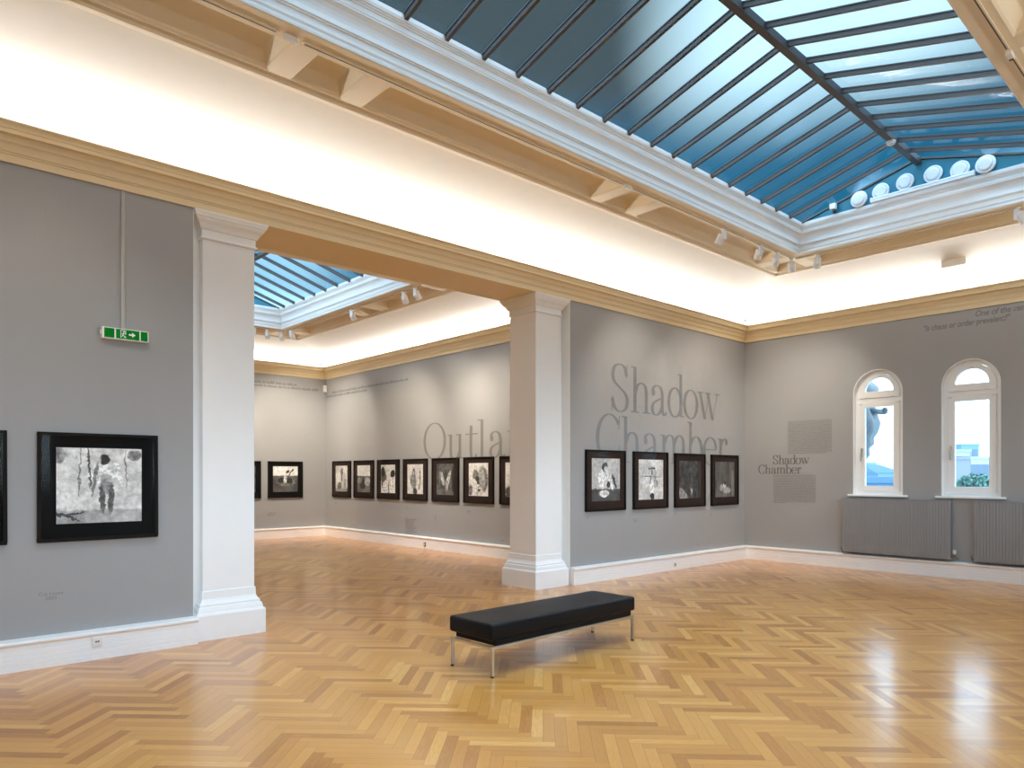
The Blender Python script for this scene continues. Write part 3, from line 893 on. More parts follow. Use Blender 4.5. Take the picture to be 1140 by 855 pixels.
# ================================================================== wall lettering
def spline(pts, n=10):
    """Catmull-Rom through the points"""
    if len(pts) < 3: return [Vector(p) for p in pts]
    P = [Vector(p) for p in pts]
    P = [P[0] * 2 - P[1]] + P + [P[-1] * 2 - P[-2]]
    out = []
    for i in range(1, len(P) - 2):
        for k in range(n):
            t = k / n
            a, b_, c, d = P[i - 1], P[i], P[i + 1], P[i + 2]
            out.append(0.5 * ((2 * b_) + (c - a) * t + (2 * a - 5 * b_ + 4 * c - d) * t * t + (3 * b_ - a - 3 * c + d) * t ** 3))
    out.append(P[-2])
    return out


def ell(cx_, cy_, rx_, ry_, a0=0, a1=360, n=44):
    return ('E', [(cx_ + rx_ * math.cos(math.radians(a0 + (a1 - a0) * k / n)), cy_ + ry_ * math.sin(math.radians(a0 + (a1 - a0) * k / n))) for k in range(n + 1)])


XH = 0.655
GL = {   # strokes in letter space: x 0..1 over the letter's box, y 0 at the baseline, 1 at cap height; 'A' auto weight, 'T' thick, 'H' hairline, 'B' ball
    'S': [('A', [(.86, .76), (.74, .94), (.5, 1.0), (.24, .94), (.13, .77), (.22, .62), (.5, .50), (.78, .38), (.89, .22), (.78, .05), (.48, -.01), (.22, .08), (.10, .27)]), ('H', [(.86, .72), (.88, 1.0)]), ('H', [(.08, 0), (.10, .31)])],
    'C': [ell(.52, .5, .50, .51, 38, 322), ('H', [(.93, .70), (.95, 1.0)]), ('H', [(.92, .16), (.95, .36)])],
    'O': [ell(.5, .5, .47, .51)],
    'h': [('T', [(.22, 0), (.22, 1)]), ('H', [(.03, .985), (.22, .985)]), ('H', [(.03, .012), (.42, .012)]), ('A', [(.24, .44), (.36, .60), (.56, XH), (.74, .58), (.79, .40), (.79, .2), (.79, 0)]), ('H', [(.60, .012), (.99, .012)])],
    'n': [('T', [(.22, 0), (.22, XH)]), ('H', [(.03, XH - .015), (.22, XH - .015)]), ('H', [(.03, .012), (.42, .012)]), ('A', [(.24, .44), (.36, .60), (.56, XH), (.74, .58), (.79, .40), (.79, .2), (.79, 0)]), ('H', [(.60, .012), (.99, .012)])],
    'a': [('B', [(.17, .49)]), ('A', [(.12, .50), (.20, .61), (.42, XH), (.64, .59), (.72, .44), (.72, .25), (.74, .08), (.84, .0), (1.0, .06)]), ('A', [(.72, .38), (.45, .33), (.18, .25), (.10, .13), (.20, .01), (.42, .0), (.62, .09), (.72, .22)])],
    'd': [('T', [(.80, 0), (.80, 1)]), ('H', [(.62, .985), (.80, .985)]), ('H', [(.80, .012), (.99, .012)]), ell(.44, .322, .38, .335)],
    'o': [ell(.5, .322, .45, .338)],
    'w': [('T', [(.13, XH - .01), (.335, 0)]), ('H', [(.335, 0), (.53, XH - .01)]), ('T', [(.46, XH - .01), (.675, 0)]), ('H', [(.675, 0), (.89, XH - .01)]), ('H', [(0, XH - .012), (.26, XH - .012)]), ('H', [(.34, XH - .012), (.60, XH - .012)]), ('H', [(.78, XH - .012), (1, XH - .012)])],
    'm': [('T', [(.14, 0), (.14, XH)]), ('H', [(.02, XH - .015), (.14, XH - .015)]), ('H', [(.02, .012), (.27, .012)]), ('A', [(.15, .44), (.24, .60), (.36, XH), (.47, .58), (.50, .40), (.50, .2), (.50, 0)]), ('H', [(.38, .012), (.63, .012)]),
          ('A', [(.51, .44), (.60, .60), (.72, XH), (.83, .58), (.86, .40), (.86, .2), (.86, 0)]), ('H', [(.74, .012), (.99, .012)])],
    'b': [('T', [(.20, 0), (.20, 1)]), ('H', [(.0, .985), (.20, .985)]), ell(.57, .322, .38, .335)],
    'e': [ell(.5, .322, .45, .338, 8, 322), ('H', [(.06, .36), (.93, .36)])],
    'r': [('T', [(.30, 0), (.30, XH)]), ('H', [(.05, XH - .015), (.30, XH - .015)]), ('H', [(.05, .012), (.60, .012)]), ('A', [(.32, .40), (.45, .57), (.66, .64), (.85, .62)]), ('B', [(.84, .56)])],
    'u': [('A', [(.24, XH), (.24, .40), (.24, .2), (.30, .04), (.48, -.005), (.66, .06), (.78, .22)]), ('T', [(.79, 0), (.79, XH)]), ('H', [(.05, XH - .015), (.24, XH - .015)]), ('H', [(.58, XH - .015), (.79, XH - .015)]), ('H', [(.79, .012), (1, .012)])],
    't': [('A', [(.47, .86), (.45, .66), (.45, .40), (.45, .14), (.54, .01), (.72, .0), (.88, .09)]), ('H', [(.05, XH - .02), (.97, XH - .02)])],
    'l': [('T', [(.60, 0), (.60, 1)]), ('H', [(.15, .985), (.60, .985)]), ('H', [(.15, .012), (1.0, .012)])],
}


def glyph(mb, ch, x0, x1, zb, cap, thick, thin):
    """flat vinyl letter in the local x-z plane"""
    w = x1 - x0
    for lay, (kind, pts) in enumerate(GL[ch]):
        dy = -0.002 - 0.0004 * lay
        P = [Vector((x0 + a * w, zb + b_ * cap)) for a, b_ in pts]
        if kind == 'B':
            c = P[0]; r = thick * 0.72; n = 16
            mb.add([(c.x + r * 0.85 * math.cos(2 * PI * k / n), dy, c.y + r * math.sin(2 * PI * k / n)) for k in range(n)], [tuple(range(n))])
            continue
        if kind == 'A': P = spline(P, 8)
        L, R_ = [], []
        for i, p in enumerate(P):
            t = (P[min(i + 1, len(P) - 1)] - P[max(i - 1, 0)]).normalized()
            if kind == 'H': hw = thin * 0.6
            elif kind == 'T': hw = thick / 2
            else: hw = (thin + (thick - thin) * abs(t.y) ** 1.5) / 2
            nrm = Vector((-t.y, t.x))
            if kind == 'T' and abs(t.y) > 0.2: nrm = Vector((-1 if t.y > 0 else 1, 0))
            L.append(p + nrm * hw); R_.append(p - nrm * hw)
        vs = [(q.x, dy, q.y) for q in L] + [(q.x, dy, q.y) for q in R_]
        n = len(P)
        mb.add(vs, [(n + i, n + i + 1, i + 1, i) for i in range(n - 1)])


def face_out(o):
    """turn every face of flat lettering towards the room (local -y)"""
    me = o.data
    bm = bmesh.new(); bm.from_mesh(me)
    for f in bm.faces:
        f.normal_update()
        if f.normal.y > 0: f.normal_flip()
    bm.to_mesh(me); bm.free()


def word(name, letters, zb, cap, mat, parent, thick, thin):
    mb = MB()
    for ch, a, b_ in letters: glyph(mb, ch, a, b_, zb, cap, thick, thin)
    o = mb.build(name, mat, parent, fix=False)
    face_out(o)
    return o


t = thing('wall_title', 'big silver-grey serif lettering Shadow Chamber on the dividing wall above four photographs', 'lettering', (0, 0, 0), 0)
SH = [('S', -4.037, -3.565), ('h', -3.536, -3.014), ('a', -3.006, -2.562), ('d', -2.531, -2.051), ('o', -2.060, -1.626), ('w', -1.648, -0.903)]
CH = [('C', -4.347, -3.785), ('h', -3.771, -3.261), ('a', -3.215, -2.775), ('m', -2.750, -1.955), ('b', -1.945, -1.477), ('e', -1.441, -0.999), ('r', -0.985, -0.617)]
word('title_word', SH, 2.605, 0.735, M['vinyl'], t, 0.082, 0.018)
word('title_word', CH, 1.797, 0.735, M['vinyl'], t, 0.082, 0.018)
t = thing('wall_title', 'big grey serif lettering Outland on the right wall of the farther room', 'lettering', (SX1, 0, 0), R2)
OU = [('O', -5.755, -4.970), ('u', -4.927, -4.360), ('t', -4.316, -3.883), ('l', -3.960, -3.650), ('a', -3.556, -3.080), ('n', -3.03, -2.48), ('d', -2.43, -1.93)]
word('title_word', OU, 1.950, 0.765, M['vinyl_out'], t, 0.088, 0.020)
t = thing('wall_title', 'small dark serif heading Shadow Chamber between two paragraphs on the window wall', 'lettering', (0, 0, 0), R2)


def relayout(src, a, b_):
    s0, s1 = src[0][1], src[-1][2]
    return [(c, a + (p - s0) / (s1 - s0) * (b_ - a), a + (q - s0) / (s1 - s0) * (b_ - a)) for c, p, q in src]


word('title_word', relayout(SH, 0.572, 1.268), 1.805, 0.165, M['ink'], t, 0.022, 0.008)
word('title_word', relayout(CH, 0.290, 1.118), 1.630, 0.165, M['ink'], t, 0.022, 0.008)


def paragraph(mb, x0, x1, z0, z1, lines, rng, last=1.0, ragged=0.0, cw=0.55):
    """lines of tiny type, too small to read: short upright and round marks grouped into words"""
    p = (z1 - z0) / lines
    h = p * 0.44
    for k in range(lines):
        z = z1 - p * (k + 1) + p * 0.25
        xe = x1 - rng.random() * ragged * (x1 - x0)
        if k == lines - 1: xe = x0 + (x1 - x0) * last
        x = x0
        while x < xe - h:
            for _ in range(rng.randint(2, 8)):
                if x > xe - h * cw: break
                hh = h * (1.5 if rng.random() < 0.25 else 1.0)
                zz = z - (h * 0.4 if rng.random() < 0.1 else 0)
                mb.add([(x, -0.002, zz), (x + h * cw * 0.72, -0.002, zz), (x + h * cw * 0.72, -0.002, zz + hh), (x, -0.002, zz + hh)], [(0, 1, 2, 3)])
                x += h * cw
            x += h * 0.5


rng = random.Random(5)
mb = MB(); paragraph(mb, 0.865, 1.672, 1.985, 2.590, 23, rng, 0.88)
o = mb.build('wall_text', M['ink_soft'], None, fix=False, rot=(0, 0, R2)); tag(o, 'upper grey paragraph of small type on the window wall, above the heading', 'lettering', 'paragraphs on the window wall')
mb = MB(); paragraph(mb, 0.585, 1.385, 1.080, 1.610, 21, rng, 0.28)
o = mb.build('wall_text', M['ink_soft'], None, fix=False, rot=(0, 0, R2)); tag(o, 'lower grey paragraph of small type on the window wall, below the heading', 'lettering', 'paragraphs on the window wall')
mb = MB(); mb.add([(0.515, -0.002, 1.80), (0.53, -0.002, 1.80), (0.53, -0.002, 1.815), (0.515, -0.002, 1.815)], [(0, 1, 2, 3)])


def sans(text, size, mat, name, loc, rz, shear=0.0, bold=0.0, align='LEFT', parent=None):
    c = bpy.data.curves.new(name, 'FONT')
    c.body = text; c.size = size; c.shear = shear; c.offset = bold; c.align_x = align
    tmp = bpy.data.objects.new('lettering', c); COL.objects.link(tmp)
    dg = bpy.context.evaluated_depsgraph_get()
    me = bpy.data.meshes.new_from_object(tmp.evaluated_get(dg))
    bpy.data.objects.remove(tmp); bpy.data.curves.remove(c)
    me.transform(Matrix.Rotation(PI / 2, 4, 'X'))
    me.materials.clear(); me.materials.append(mat)
    o = bpy.data.objects.new(name, me); COL.objects.link(o)
    o.location = loc; o.rotation_euler = (0, 0, rz)
    if parent is not None: o.parent = parent
    return o


def fit_width(o, w):
    xs_ = [v.co.x for v in o.data.vertices]
    k = w / (max(xs_) - min(xs_))
    o.data.transform(Matrix.Diagonal((k, 1, 1, 1)))
    for v in o.data.vertices: v.co.x -= min(xs_) * k


t = thing('wall_quote', 'dark slanted two-line quotation high on the window wall beneath the cornice', 'lettering', (-0.002, 0, 0), R2)
o = sans('"Is chaos or order prevalent?"', 0.125, M['ink_soft'], 'quote_line', (3.125, 0, 3.905), 0, 0.22, 0.003, parent=t); fit_width(o, 1.165)
o = sans('One of the central', 0.125, M['ink_soft'], 'quote_line', (3.840, 0, 4.025), 0, 0.22, 0.003, parent=t); fit_width(o, 0.78)

t = thing('picture_caption', 'tiny grey caption Cut Loose 2005 low on the left wall', 'lettering', (-11.455, -0.002, 0), 0)
o = sans('Cut Loose', 0.040, M['ink_soft'], 'caption_line', (0.0, 0, 0.588), 0, parent=t); fit_width(o, 0.175)
o = sans('2005', 0.040, M['ink_soft'], 'caption_line', (0.045, 0, 0.550), 0, parent=t); fit_width(o, 0.085)


def caption(loc, rz, w, lines, label, group=None, pitch=0.022, name='caption_lettering'):
    mb = MB(); paragraph(mb, 0, w, -pitch * lines, 0, lines, rng, 0.7, 0.3, 0.6)
    o = mb.build(name, M['ink_soft'], None, fix=False, loc=loc, rot=(0, 0, rz))
    return tag(o, label, 'lettering', group)


G5 = 'tiny captions under the photographs'
caption((-4.58, 0, 0.985), 0, 0.07, 2, 'tiny caption under the photograph nearest the right pillar', G5)
caption((-3.46, 0, 0.905), 0, 0.13, 3, 'tiny caption under the pale photograph with the dark line', G5)
caption((-2.32, 0, 0.965), 0, 0.06, 2, 'tiny caption under the dark tangled photograph', G5)
caption((-1.22, 0, 0.915), 0, 0.07, 3, 'tiny caption under the photograph nearest the window corner', G5)
caption((SX1, 9.76, 0.885), R2, 0.16, 2, 'tiny caption under the photograph nearest the corner of the farther room', G5)
caption((SX1, 7.56, 0.955), R2, 0.08, 2, 'tiny caption under the photograph of two pale shapes in the farther room', G5)
caption((SX1, 6.44, 0.895), R2, 0.09, 2, 'tiny caption under the photograph of two slender figures in the farther room', G5)
caption((SX1, 5.36, 0.730), R2, 0.08, 5, 'tiny caption under the dark brown-toned photograph in the farther room', G5)
caption((SX1, 4.24, 0.885), R2, 0.12, 3, 'tiny caption under the photograph of the curled shape in the farther room', G5)
caption((SX1, 8.66, 0.335), R2, 0.10, 2, 'tiny caption near the skirting under the pale-above-dark photograph', G5)
caption((SX1, 3.20, 0.350), R2, 0.12, 2, 'tiny caption near the skirting beside the right pillar in the farther room', G5)
caption((-5.05, SY1, 0.665), 0, 0.26, 2, 'tiny caption under the photograph on the end wall of the farther room', G5, 0.05)
caption((SX1, 6.49, 0.625), R2, 0.47, 9, 'small block of text low on the right wall of the farther room', 'text blocks in the farther room', 0.040)
def two_lines(loc, rz, w0, x1, w1, label):
    t = thing('wall_quote', label, 'lettering', loc, rz)
    for a, b_, z_ in ((0, w0, 0.0), (x1, x1 + w1, -0.09)):
        x_ = a
        while x_ < b_ - 0.08:
            w_ = min(rng.uniform(0.09, 0.30), b_ - x_)
            mb = MB(); n_ = max(2, int(w_ / 0.0264))
            for q_ in range(n_):
                h_ = 0.044 * (1.5 if rng.random() < 0.25 else 1.0); xx = x_ + q_ * 0.0264
                mb.add([(xx, -0.002, z_ - 0.075), (xx + 0.020, -0.002, z_ - 0.075), (xx + 0.020, -0.002, z_ - 0.075 + h_), (xx, -0.002, z_ - 0.075 + h_)], [(0, 1, 2, 3)])
            mb.build('quote_word', M['ink_soft'], t, fix=False)
            x_ += n_ * 0.0264 + 0.024


two_lines((-6.20, SY1, 3.985), 0, 1.95, 0.0, 2.58, 'two lines of small lettering beneath the cornice on the end wall of the farther room')
two_lines((SX1, 9.91, 3.825), R2, 3.6, -0.29, 2.07, 'two lines of small lettering beneath the cornice on the right wall of the farther room')

# ================================================================== bench
bench = thing('viewing_bench', 'long black leather bench on a square-tube steel frame in the middle of the floor', 'bench', (-7.965, -2.540, 0), math.radians(1.2))
HL, HW = 0.925, 0.262
mb = MB().box(-HL - 0.012, HL + 0.012, -HW - 0.006, HW + 0.006, 0.292, 0.425)
cu = mb.build('cushion', M['leather'], bench, smooth=True, bevel=0.022, segs=4)
for p in cu.data.polygons: p.use_smooth = True
MB().box(-HL + 0.035, HL - 0.035, -HW + 0.012, HW - 0.03, 0.2455, 0.292).build('base_panel', M['leather'], bench, bevel=0.006)
mb = MB()
for s in (-1, 1):
    mb.box(-HL, HL, s * (HW - 0.012) - 0.012, s * (HW - 0.012) + 0.012, 0.222, 0.245)
    mb.box(s * (HL - 0.012) - 0.012, s * (HL - 0.012) + 0.012, -HW + 0.024, HW - 0.024, 0.222, 0.245)
mb.build('frame', M['chrome'], bench, bevel=0.002)
for sx in (-1, 1):
    for sy in (-1, 1):
        x_, y_ = sx * (HL - 0.012), sy * (HW - 0.012)
        lg = MB().box(x_ - 0.012, x_ + 0.012, y_ - 0.012, y_ + 0.012, 0.012, 0.222).build('leg', M['chrome'], bench, bevel=0.002)
        MB().tube((x_, y_, 0.0), (x_, y_, 0.0125), 0.015, 0.013).build('foot_glide', M['rubber'], lg)

# ================================================================== exit sign, conduit
ex = thing('exit_sign', 'green and white emergency exit sign with running figure and arrow on the left wall', 'sign', (-10.8105, 0, 2.852))
MB().box(-0.188, 0.188, -0.062, -0.001, -0.050, 0.050).build('housing', M['signwhite'], ex, bevel=0.004)
MB().box(-0.199, -0.188, -0.045, -0.016, -0.015, 0.022).build('side_lug', M['signwhite'], ex, bevel=0.003)
for a, b_ in ((-0.172, -0.092), (-0.079, 0.110), (0.121, 0.178)):
    pn = MB().box(a, b_, -0.0635, -0.0618, -0.041, 0.043).build('green_panel', M['green'], ex)
    if a == -0.079:
        F = -0.0645
        mb = MB()

        def poly(pts): mb.add([(x_, F, z_) for x_, z_ in pts], [tuple(range(len(pts)))])
        poly([(0.024, -0.006), (0.050, -0.006), (0.050, -0.020), (0.078, 0.0015), (0.050, 0.023), (0.050, 0.009), (0.024, 0.009)])
        o = mb.build('arrow', M['signwhite'], pn, fix=False); face_out(o)
        mb = MB()
        # doorway with a running figure cut across it
        poly([(-0.044, -0.032), (-0.038, -0.032), (-0.038, 0.036), (-0.044, 0.036)])
        poly([(-0.044, 0.030), (-0.006, 0.030), (-0.006, 0.036), (-0.044, 0.036)])
        poly([(-0.006, -0.002), (0.0, -0.002), (0.0, 0.036), (-0.006, 0.036)])
        poly([(-0.006, -0.032), (0.0, -0.032), (0.0, -0.018), (-0.006, -0.018)])
        n = 12; poly([(-0.017 + 0.0062 * math.cos(2 * PI * k / n), 0.021 + 0.0062 * math.sin(2 * PI * k / n)) for k in range(n)])
        poly([(-0.029, -0.004), (-0.020, -0.006), (-0.012, 0.012), (-0.022, 0.013)])
        poly([(-0.022, 0.013), (-0.034, 0.009), (-0.036, 0.001), (-0.032, 0.001), (-0.030, 0.006), (-0.021, 0.008)])
        poly([(-0.014, 0.012), (-0.006, 0.002), (0.003, 0.004), (0.003, 0.008), (-0.005, 0.007), (-0.012, 0.014)])
        poly([(-0.027, -0.004), (-0.020, -0.006), (-0.008, -0.015), (-0.012, -0.030), (-0.017, -0.029), (-0.015, -0.017)])
        poly([(-0.029, -0.003), (-0.022, -0.005), (-0.027, -0.020), (-0.037, -0.027), (-0.039, -0.023), (-0.031, -0.017)])
        o = mb.build('running_figure', M['signwhite'], pn, fix=False); face_out(o)
o = MB().box(-0.016, 0.016, -0.016, -0.0005, 2.903, 4.148).build('cable_conduit', plain('grey_painted_conduit', (0.40, 0.39, 0.37), 0.5), None, bevel=0.006, loc=(-10.822, 0, 0))
tag(o, 'slim grey cable conduit running up the wall from the exit sign', 'conduit')

# ================================================================== radiators
def ribbed(y0, y1, z0, z1, xf, pitch=0.0405):
    mb = MB(); n = max(1, round((y1 - y0) / pitch)); p = (y1 - y0) / n
    prof = []
    for k in range(n):
        a = y0 + p * k
        prof += [(xf + 0.006, a), (xf + 0.0015, a + p * 0.10), (xf, a + p * 0.25), (xf, a + p * 0.75), (xf + 0.0015, a + p * 0.90)]
    prof.append((xf + 0.006, y1))
    m = len(prof)
    mb.add([(x_, y_, z0) for x_, y_ in prof] + [(x_, y_, z1) for x_, y_ in prof], [(k, k + 1, m + k + 1, m + k) for k in range(m - 1)])
    mb.add([(xf + 0.006, y0, z0), (xf + 0.006, y1, z0), (-0.032, y1, z0), (-0.032, y0, z0), (xf + 0.006, y0, z1), (xf + 0.006, y1, z1), (-0.032, y1, z1), (-0.032, y0, z1)],
           [(0, 1, 2, 3), (7, 6, 5, 4), (1, 5, 6, 2), (0, 3, 7, 4), (2, 6, 7, 3)])
    return mb


def radiator(y0, y1, label):
    r = thing('radiator', label, 'radiator', (0, (y0 + y1) / 2, 0), 0, 'radiators under the windows')
    c = (y0 + y1) / 2; h = (y1 - y0) / 2
    ribbed(-h, h, 0.292, 1.195, -0.125).build('ribbed_panel', M['radiator'], r, fix=False)
    MB().box(-0.120, -0.036, -h + 0.004, h - 0.004, 1.195, 1.203).build('top_grille', M['radiator'], r)
    for s in (-0.7, 0.7):
        MB().box(-0.034, -0.0015, s * h - 0.02, s * h + 0.02, 0.45, 1.05).build('wall_bracket', M['radiator'], r)
    # thermostatic valve on the right-hand side, lockshield on the left
    v = MB().tube((-0.080, -h, 0.335), (-0.080, -h - 0.055, 0.335), 0.011).tube((-0.080, -h - 0.045, 0.335), (-0.080, -h - 0.045, 0.375), 0.014).tube((-0.080, -h - 0.045, 0.335), (-0.018, -h - 0.045, 0.335), 0.009).tube((-0.018, -h - 0.045, 0.339), (-0.018, -h - 0.10, 0.285), 0.008).build('valve', M['brass'], r)
    MB().lathe([(0.016, 0.0), (0.023, 0.006), (0.024, 0.05), (0.019, 0.066), (0.008, 0.068)], (-0.080, -h - 0.045, 0.375), 16).build('thermostat_head', M['socket'], v, smooth=False)
    v = MB().tube((-0.080, h, 0.335), (-0.080, h + 0.045, 0.335), 0.011).tube((-0.080, h + 0.035, 0.305), (-0.080, h + 0.035, 0.365), 0.012).tube((-0.080, h + 0.035, 0.315), (-0.018, h + 0.035, 0.315), 0.008).tube((-0.018, h + 0.035, 0.319), (-0.018, h + 0.035, 0.262), 0.008).build('lockshield', M['brass'], r)
    return r


radiator(-3.535, -1.895, 'grey ribbed radiator under the window nearer the corner')
radiator(-5.485, -3.850, 'grey ribbed radiator cut off by the right edge of the photo, under the second window')

# ================================================================== track lighting
def track(axis, a0, a1, w, z, label, grp='lighting tracks'):
    t = thing('lighting_track', label, 'lighting track', (0, 0, 0), 0, grp)
    if axis == 'x':
        MB().box(a0, a1, w - 0.017, w + 0.017, z - 0.0145, z - 0.0005).build('rail', M['soffit'], t)
        MB().box(a0 + 0.02, a1 - 0.02, w - 0.005, w + 0.005, z - 0.0165, z - 0.0146).build('slot', M['track'], t)
    else:
        MB().box(w - 0.017, w + 0.017, a0, a1, z - 0.0145, z - 0.0005).build('rail', M['soffit'], t)
        MB().box(w - 0.005, w + 0.005, a0 + 0.02, a1 - 0.02, z - 0.0165, z - 0.0146).build('slot', M['track'], t)
    return t


ZS1, ZS2 = 4.955, 4.83
TY = -1.90
track('x', -14.0, -10.22, TY, ZS1, 'pale lighting track on the soffit, the stretch before the long coffer by the exit sign')
track('x', -10.03, -6.08, TY, ZS1, 'pale lighting track on the soffit above the wide opening')
track('x', -5.93, -1.93, TY, ZS1, 'pale lighting track on the soffit above the lettering, ending at the corner')
track('y', -5.53, -1.93, -1.90, ZS1, 'pale lighting track on the soffit parallel to the window wall')
track('x', -14.0, -5.90, RY0 - TY, ZS1, 'dark-slotted lighting track on the opposite soffit at the top right of the photo')
track('x', -5.74, -1.93, RY0 - TY, ZS1, 'dark-slotted lighting track on the opposite soffit beyond its black connector')
TX2, TYB = SX1 - 2.11, SY1 - 2.11
track('y', 2.85, TYB - 0.03, TX2, ZS2, 'pale lighting track on the right soffit of the farther room')
track('x', -8.7, TX2, TYB, ZS2, 'pale lighting track on the end soffit of the farther room')


def connector(loc, label, dark=False):
    t = thing('track_connector', label, 'track connector', loc, 0, 'track connectors')
    MB().box(-0.055, 0.055, -0.022, 0.022, -0.040, -0.0005).build('body', M['socket'], t, bevel=0.004)
    MB().box(0.030, 0.0565, -0.016, 0.016, -0.0415, -0.014).build('end_piece', M['black'] if dark else M['fitting'], t)
    return t


connector((-10.125, TY, ZS1), 'small pale connector joining two tracks over the left end of the opening')
connector((-6.005, TY, ZS1), 'small pale connector joining two tracks above the right pillar')
connector((-5.82, RY0 - TY, ZS1), 'track connector with a black end at the top right edge of the photo', True)


def spot(x, y, z, az, tilt, label, lit=False, power=0.0, size=75, grp='track spotlights', target=None):
    """track spotlight: adapter and stem at the origin under the soffit, head aimed along azimuth az and down by tilt"""
    t = thing('track_spotlight', label, 'spotlight', (x, y, z), az, grp)
    MB().box(-0.018, 0.018, -0.045, 0.045, -0.030, -0.0165).build('track_adapter', M['fitting'], t, bevel=0.003)
    MB().box(-0.020, 0.020, -0.026, 0.026, -0.160, -0.030).build('gear_box', M['fitting'], t, bevel=0.003)
    c = Vector((0.066, 0, -0.125)); d = Vector((math.cos(tilt), 0, -math.sin(tilt)))
    hd = MB()
    hd.tube(c - d * 0.065, c + d * 0.075, 0.052, 0.057, 18, False)
    hd.tube(c + d * 0.075, c + d * 0.070, 0.057, 0.050, 18, False)
    hd.tube(c + d * 0.070, c + d * 0.050, 0.050, 0.047, 18, False)
    hd.tube(c - d * 0.065, c - d * 0.074, 0.052, 0.036, 18, True)
    h = hd.build('lamp_head', M['fitting'], t, smooth=False)
    MB().tube(c + d * 0.049, c + d * 0.052, 0.046, 0.046, 18).build('lens', M['lens'] if lit else M['chrome'], h)
    MB().tube((0.012, 0, -0.115), c, 0.010).build('pivot', M['fitting'], t)
    if power > 0:
        l = bpy.data.lights.new('spot_lamp', 'SPOT'); l.energy = power; l.color = SPOT_RGB
        l.spot_size = math.radians(size); l.spot_blend = 0.9; l.shadow_soft_size = 0.04
        o = bpy.data.objects.new('spot_lamp', l); COL.objects.link(o); o.parent = t
        o.location = c + d * 0.085
        o.rotation_euler = d.to_track_quat('-Z', 'Y').to_euler()
    return t


def aim(x, y, z, tx, ty, tz):
    return math.atan2(ty - y, tx - x), math.atan2(z - 0.115 - tz, math.hypot(tx - x, ty - y))


def aimed(x, y, z, tgt, label, **kw):
    a, tl = aim(x, y, z, *tgt)
    return spot(x, y, z, a, tl, label, **kw)


aimed(-3.93, TY, ZS1, (-3.4, 0, 2.3), 'white track spotlight with a lit lens, alone above the lettering', lit=True, power=SPOT_W)
aimed(-2.94, TY, ZS1, (-1.5, 0, 2.0), 'white track spotlight, farthest left of the cluster at the corner', power=SPOT_W)
aimed(-2.45, TY, ZS1, (-0.4, 0, 2.2), 'white track spotlight, second in the cluster at the corner', power=SPOT_W * 0.8)
aimed(-1.99, TY, ZS1, (0, -1.1, 1.9), 'white track spotlight, third in the cluster at the corner', power=SPOT_W * 0.7)
aimed(-1.90, -2.27, ZS1, (0, -1.0, 2.2), 'white track spotlight just round the corner on the window side', power=SPOT_W * 0.5)
aimed(-1.90, -4.77, ZS1, (0, -6.2, 2.2), 'white track spotlight at the right edge of the photo above the second window', power=SPOT_W * 0.5)
aimed(-11.9, TY, ZS1, (-11.2, 0, 1.7), 'white track spotlight outside the photo, lighting the large print by the exit sign', power=SPOT_W * 0.42)
G7 = 'track spotlights in the farther room'
aimed(TX2, 3.05, ZS2, (SX1, 3.6, 2.0), 'white spotlight in the farther room, right one of the close pair', power=SPOT_FAR_W, grp=G7)
aimed(TX2, 3.40, ZS2, (SX1, 4.9, 2.0), 'white spotlight in the farther room, left one of the close pair', power=SPOT_FAR_W, grp=G7)
aimed(TX2, 5.20, ZS2, (SX1, 6.6, 2.0), 'white spotlight in the farther room, alone beside the small coffer', power=SPOT_FAR_W, grp=G7)
aimed(TX2, 7.85, ZS2, (SX1, 9.3, 2.2), 'white spotlight in the farther room, at the corner with a lit lens', lit=True, power=SPOT_FAR_W, grp=G7)
aimed(TX2 - 0.10, TYB, ZS2, (SX1 - 0.3, SY1, 2.4), 'white spotlight in the farther room, round head nearest the corner on the end track', power=SPOT_FAR_W * 0.6, grp=G7)
aimed(TX2 - 0.42, TYB, ZS2, (-4.6, SY1, 2.0), 'white spotlight in the farther room, middle one on the end track', power=SPOT_FAR_W, grp=G7)
aimed(TX2 - 0.70, TYB, ZS2, (-6.5, SY1, 2.0), 'white spotlight in the farther room, beside the left pillar on the end track', power=SPOT_FAR_W, grp=G7)

# ================================================================== things in the skylight gable
GX = RX1 - fr1 - 0.001
GV = 'round vents in the skylight gable'
for k, (y_, z_) in enumerate([(-4.50, 5.500), (-4.22, 5.520), (-3.91, 5.560), (-3.57, 5.560), (-3.26, 5.525), (-2.97, 5.500)]):
    nm = ['rightmost', 'second from the right', 'just right of the ridge', 'just left of the ridge', 'second from the left', 'leftmost'][k]
    t = thing('round_vent', 'white round vent in the blue skylight gable, ' + nm, 'vent', (GX, y_, z_), 0, GV)
    MB().lathe([(0.082, -0.001), (0.112, -0.004), (0.114, -0.018), (0.106, -0.028), (0.090, -0.030), (0.082, -0.022)], (0, 0, 0), 32, 'x').build('rim', M['fitting'], t)
    MB().lathe([(0.080, -0.022), (0.080, -0.038), (0.066, -0.046), (0.001, -0.048)], (0, 0, 0), 32, 'x').build('disc', M['fitting'], t, smooth=False)
t = thing('strip_light', 'long thin white tube light along the foot of the skylight gable', 'light', (GX - 0.09, -3.78, 5.405))
MB().box(-0.03, 0.03, -0.62, 0.62, -0.038, -0.006).build('batten', M['fitting'], t, bevel=0.004)
MB().tube((-0.012, -0.60, 0.012), (-0.012, 0.60, 0.012), 0.014).build('tube', M['fitting'], t)
for s in (-1, 1):
    MB().box(-0.026, 0.006, s * 0.612 - 0.012, s * 0.612 + 0.012, -0.008, 0.030).build('lampholder', M['socket'], t)
t = thing('flood_lamp', 'small pale box lamp low in the left corner of the skylight gable', 'light', (GX - 0.002, -2.63, 5.440))
